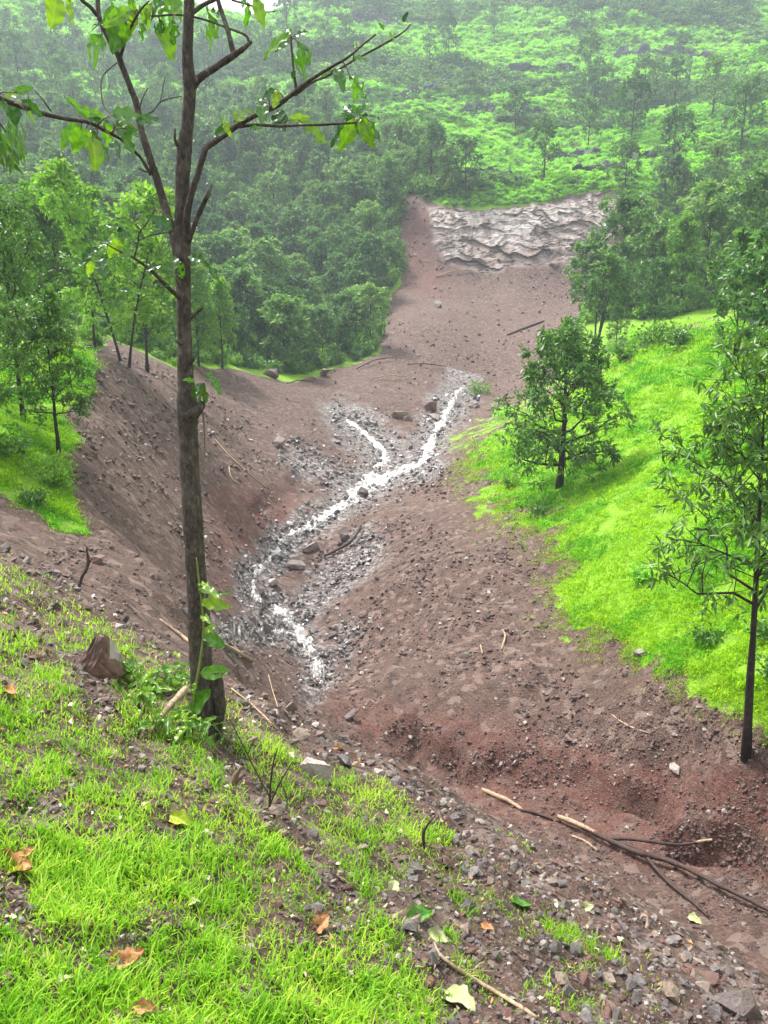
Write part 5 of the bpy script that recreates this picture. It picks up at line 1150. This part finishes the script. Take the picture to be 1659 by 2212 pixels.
# ------------------------------------------------------------------ sapling leaning on the trunk
rs = TR - .32
sp = bpy.data.objects.new('sapling', None); col.objects.link(sp); sb = P(415, 1560, rs); sp.location = sb
sp['label'] = 'thin green sapling with a few broad leaves standing against the big trunk'; sp['category'] = 'sapling'
p = spline(np.array([(415, 1590, 6), (420, 1500, 6), (432, 1430, 6), (440, 1360, 5.5), (434, 1290, 5), (428, 1240, 4), (424, 1205, 2.5)], float), 6); w = P(p[:, 0], p[:, 1], rs)
M['stem'] = mat_plain('green_stem', (.10, .16, .03), (.22, .27, .06), 30, .5)
T = Tubes(); T.add(w - sb, p[:, 2] * .5 * rs / FP, 6); link('stem', T.mesh('stem', M['stem']), sp)
for a, b_, c, d, e in [(438, 1375, 492, 1392, 1.2), (438, 1368, 465, 1350, .9), (432, 1455, 498, 1448, 1.0), (434, 1300, 498, 1310, .7), (430, 1270, 475, 1285, .9), (428, 1262, 452, 1258, .9), (470, 1285, 500, 1275, .7), (415, 1540, 445, 1490, .9), (412, 1560, 450, 1570, 1), (425, 1470, 412, 1500, .8), (436, 1330, 450, 1338, .9)]:
    put_leaf(sp, sb, P(a, b_, rs), P(c, d, rs - rl.uniform(0, .12)), int(rl.integers(8)), rl.uniform(-.5, .5), 'leaf', e * 1.2, .8)
# ------------------------------------------------------------------ leafy weeds at the trunk foot
for q_, (x, y, nl_, L_, lab) in enumerate([(280, 1475, 16, 75, 'weed with long drooping leaves right of the split rock'), (330, 1500, 18, 70, 'dense leafy weed between split rock and trunk'), (370, 1480, 14, 60, 'low weed touching the left side of the trunk'), (300, 1530, 16, 65, 'leafy weed below the split rock'), (395, 1590, 14, 60, 'weed in front of the trunk foot'), (350, 1600, 12, 55, 'small weed left of the pale splintered wood'), (430, 1610, 14, 55, 'grassy weed growing over the trunk foot'), (250, 1470, 8, 70, 'wilted weed under the split rock'), (490, 1610, 10, 45, 'dark weed right of the trunk foot')]):
    wb, r = base(x, y); o = bpy.data.objects.new('weed', None); col.objects.link(o); o.location = wb; o['label'] = lab; o['category'] = 'weed'
    T = Tubes(); tops = []
    for k in range(4):
        a = rl.random() * 6.28; h = .10 + .14 * rl.random(); e = np.array([math.cos(a) * .09, math.sin(a) * .09, h]); T.add(np.stack([[0, 0, -.03], e * .5, e]), [.004, .0035, .002], 4); tops.append(e)
    link('stem', T.mesh('stem', M['stem']), o)
    for k in range(nl_):
        e = tops[k % 4] * rl.uniform(.35, 1); a = rl.random() * 6.28; L3 = L_ * r / FP * rl.uniform(.6, 1.1)
        d = np.array([math.cos(a), math.sin(a), rl.uniform(-.5, .5)]); d /= np.linalg.norm(d)
        put_leaf(o, np.zeros(3), e, e + d * L3, int(rl.integers(8)), rl.uniform(-.6, .6), 'leaf', .6)
# ------------------------------------------------------------------ fallen leaves
def curl_leaf(seed, mat):
    rng = np.random.default_rng(seed); nl, nw = 12, 9; u = np.linspace(0, 1, nl); v = np.linspace(-1, 1, nw); U, Vv = np.meshgrid(u, v, indexing='ij')
    half = .26 * np.sin(np.pi * U**.9)**.75 * (1 + .18 * np.sin(U * 19 + seed)) + .004
    Z_ = .4 * np.abs(Vv)**1.5 * half * 2 + .10 * np.sin(U * 5 + seed) + .05 * np.sin(Vv * 5 + U * 9)
    V = np.stack([U - .5, half * Vv, Z_ - .02], -1).reshape(-1, 3); i = np.arange(nl * nw).reshape(nl, nw)
    q = np.stack([i[:-1, :-1], i[1:, :-1], i[1:, 1:], i[:-1, 1:]], -1).reshape(-1, 4); return mk_mesh('fallen_leaf', V, q.ravel(), np.full(len(q), 4), [M[mat]], True)
for k, (x, y, px, mat, rz, lab) in enumerate([
    (272, 2085, 95, 'dead', .5, 'large crumpled orange brown leaf in the lower left grass'), (25, 1880, 120, 'dead', -.2, 'big brown leaf cut by the left picture edge'),
    (55, 1855, 50, 'dead', .9, 'small brown leaf just above the big brown leaf'), (388, 1780, 75, 'yel', -.1, 'yellow green leaf lying in the grass'),
    (845, 1925, 60, 'pale_leaf', 1.2, 'pale upright leaf at the edge of the grass'), (905, 1985, 80, 'fgl', .4, 'curled green leaf at the edge of the near debris'),
    (1125, 1960, 60, 'fgl', .2, 'green leaf lying among the stones of the near debris'), (1052, 2010, 40, 'dead', -.6, 'small orange leaf among the debris stones'),
    (690, 2005, 70, 'dead', 1.0, 'dark reddish dead leaf in the grass edge'), (990, 2170, 100, 'pale_leaf', -.7, 'long yellowish leaf at the bottom of the debris'),
    (310, 2190, 60, 'dead', .2, 'pale orange leaf at the bottom edge of the grass'), (140, 2130, 40, 'pale_leaf', .7, 'bleached leaf scrap in the lower left grass'),
    (735, 1620, 30, 'dead', .3, 'orange leaf on the lip of the near slope'), (945, 2030, 60, 'pale_leaf', -.5, 'withered pale green leaf beside the peeled stick'),
    (1265, 1965, 45, 'pale_leaf', .2, 'pale leaf on the right of the near debris'), (20, 1500, 60, 'dead', -.5, 'pinkish dead leaf at the left picture edge'),
    (420, 1960, 34, 'pale_leaf', .4, 'bleached leaf scrap in the middle of the grass'), (1500, 1990, 40, 'pale_leaf', -.9, 'pale leaf under the fallen branch tip')]):
    if mat == 'yel': M.setdefault('yel', mat_plain('yellow_leaf', (.22, .33, .02), (.42, .45, .04), 9, .45))
    if mat == 'fgl': M.setdefault('fgl', mat_plain('green_leaf', (.05, .16, .02), (.14, .30, .05), 9, .4))
    w, r = pick(x, y); s = .74 * px * np.linalg.norm(w[0]) / FP
    link('fallen_leaf', curl_leaf(900 + k, mat), None, (w[0][0], w[0][1], w[0][2] + .02), (rl.normal() * .2 + .25, rl.normal() * .2, rz), s, label=lab, category='leaf')
# ------------------------------------------------------------------ drooping branch of a tree outside the left edge
ob = bpy.data.objects.new('overhanging_branch', None); col.objects.link(ob); r0 = 7.0; ow = P(-60, 230, r0); ob.location = ow
ob['label'] = 'drooping leafy branch tip at the left picture edge'; ob['category'] = 'branch'
T = Tubes(); bp = P(np.array([-60, -10, 25]), np.array([230, 255, 300]), r0) - ow; T.add(bp, [.012, .008, .004], 5); link('stem', T.mesh('stem', M['bark_dark']), ob)
tp = P(rl.uniform(-60, 40, 34), rl.uniform(250, 335, 34), r0 + rl.normal(size=34) * .15) - ow
link('foliage', leaf_mesh('foliage', [rosettes(tp, np.tile([0, 0, -1.0], (34, 1)), 4, .13, .035, rl, .8, .5, .03)], M['leaf']), ob)
# ------------------------------------------------------------------ haze: the moist air of the valley
hm = bpy.data.materials.new('haze_air'); hm.use_nodes = True; ht = hm.node_tree; ht.nodes.clear()
ho = ht.nodes.new('ShaderNodeOutputMaterial'); hv = ht.nodes.new('ShaderNodeVolumePrincipled')
hv.inputs['Color'].default_value = (.80, .91, 1.0, 1); hv.inputs['Density'].default_value = HAZE; hv.inputs['Anisotropy'].default_value = .2
ht.links.new(hv.outputs[0], ho.inputs['Volume'])
zt = max(float(GZ.max()) + 20, 60); zb = float(GZ.min()) - 1.2
bx = [(-440, -170, zb), (440, -170, zb), (440, 440, zb), (-440, 440, zb), (-440, -170, zt), (440, -170, zt), (440, 440, zt), (-440, 440, zt)]
bf = [(0, 3, 2, 1), (4, 5, 6, 7), (0, 1, 5, 4), (1, 2, 6, 5), (2, 3, 7, 6), (3, 0, 4, 7)]
link('haze', mk_mesh('haze', bx, np.array(bf).ravel(), np.full(6, 4), [hm]), kind='stuff', label='thin pale mist lying over the whole valley', category='haze')
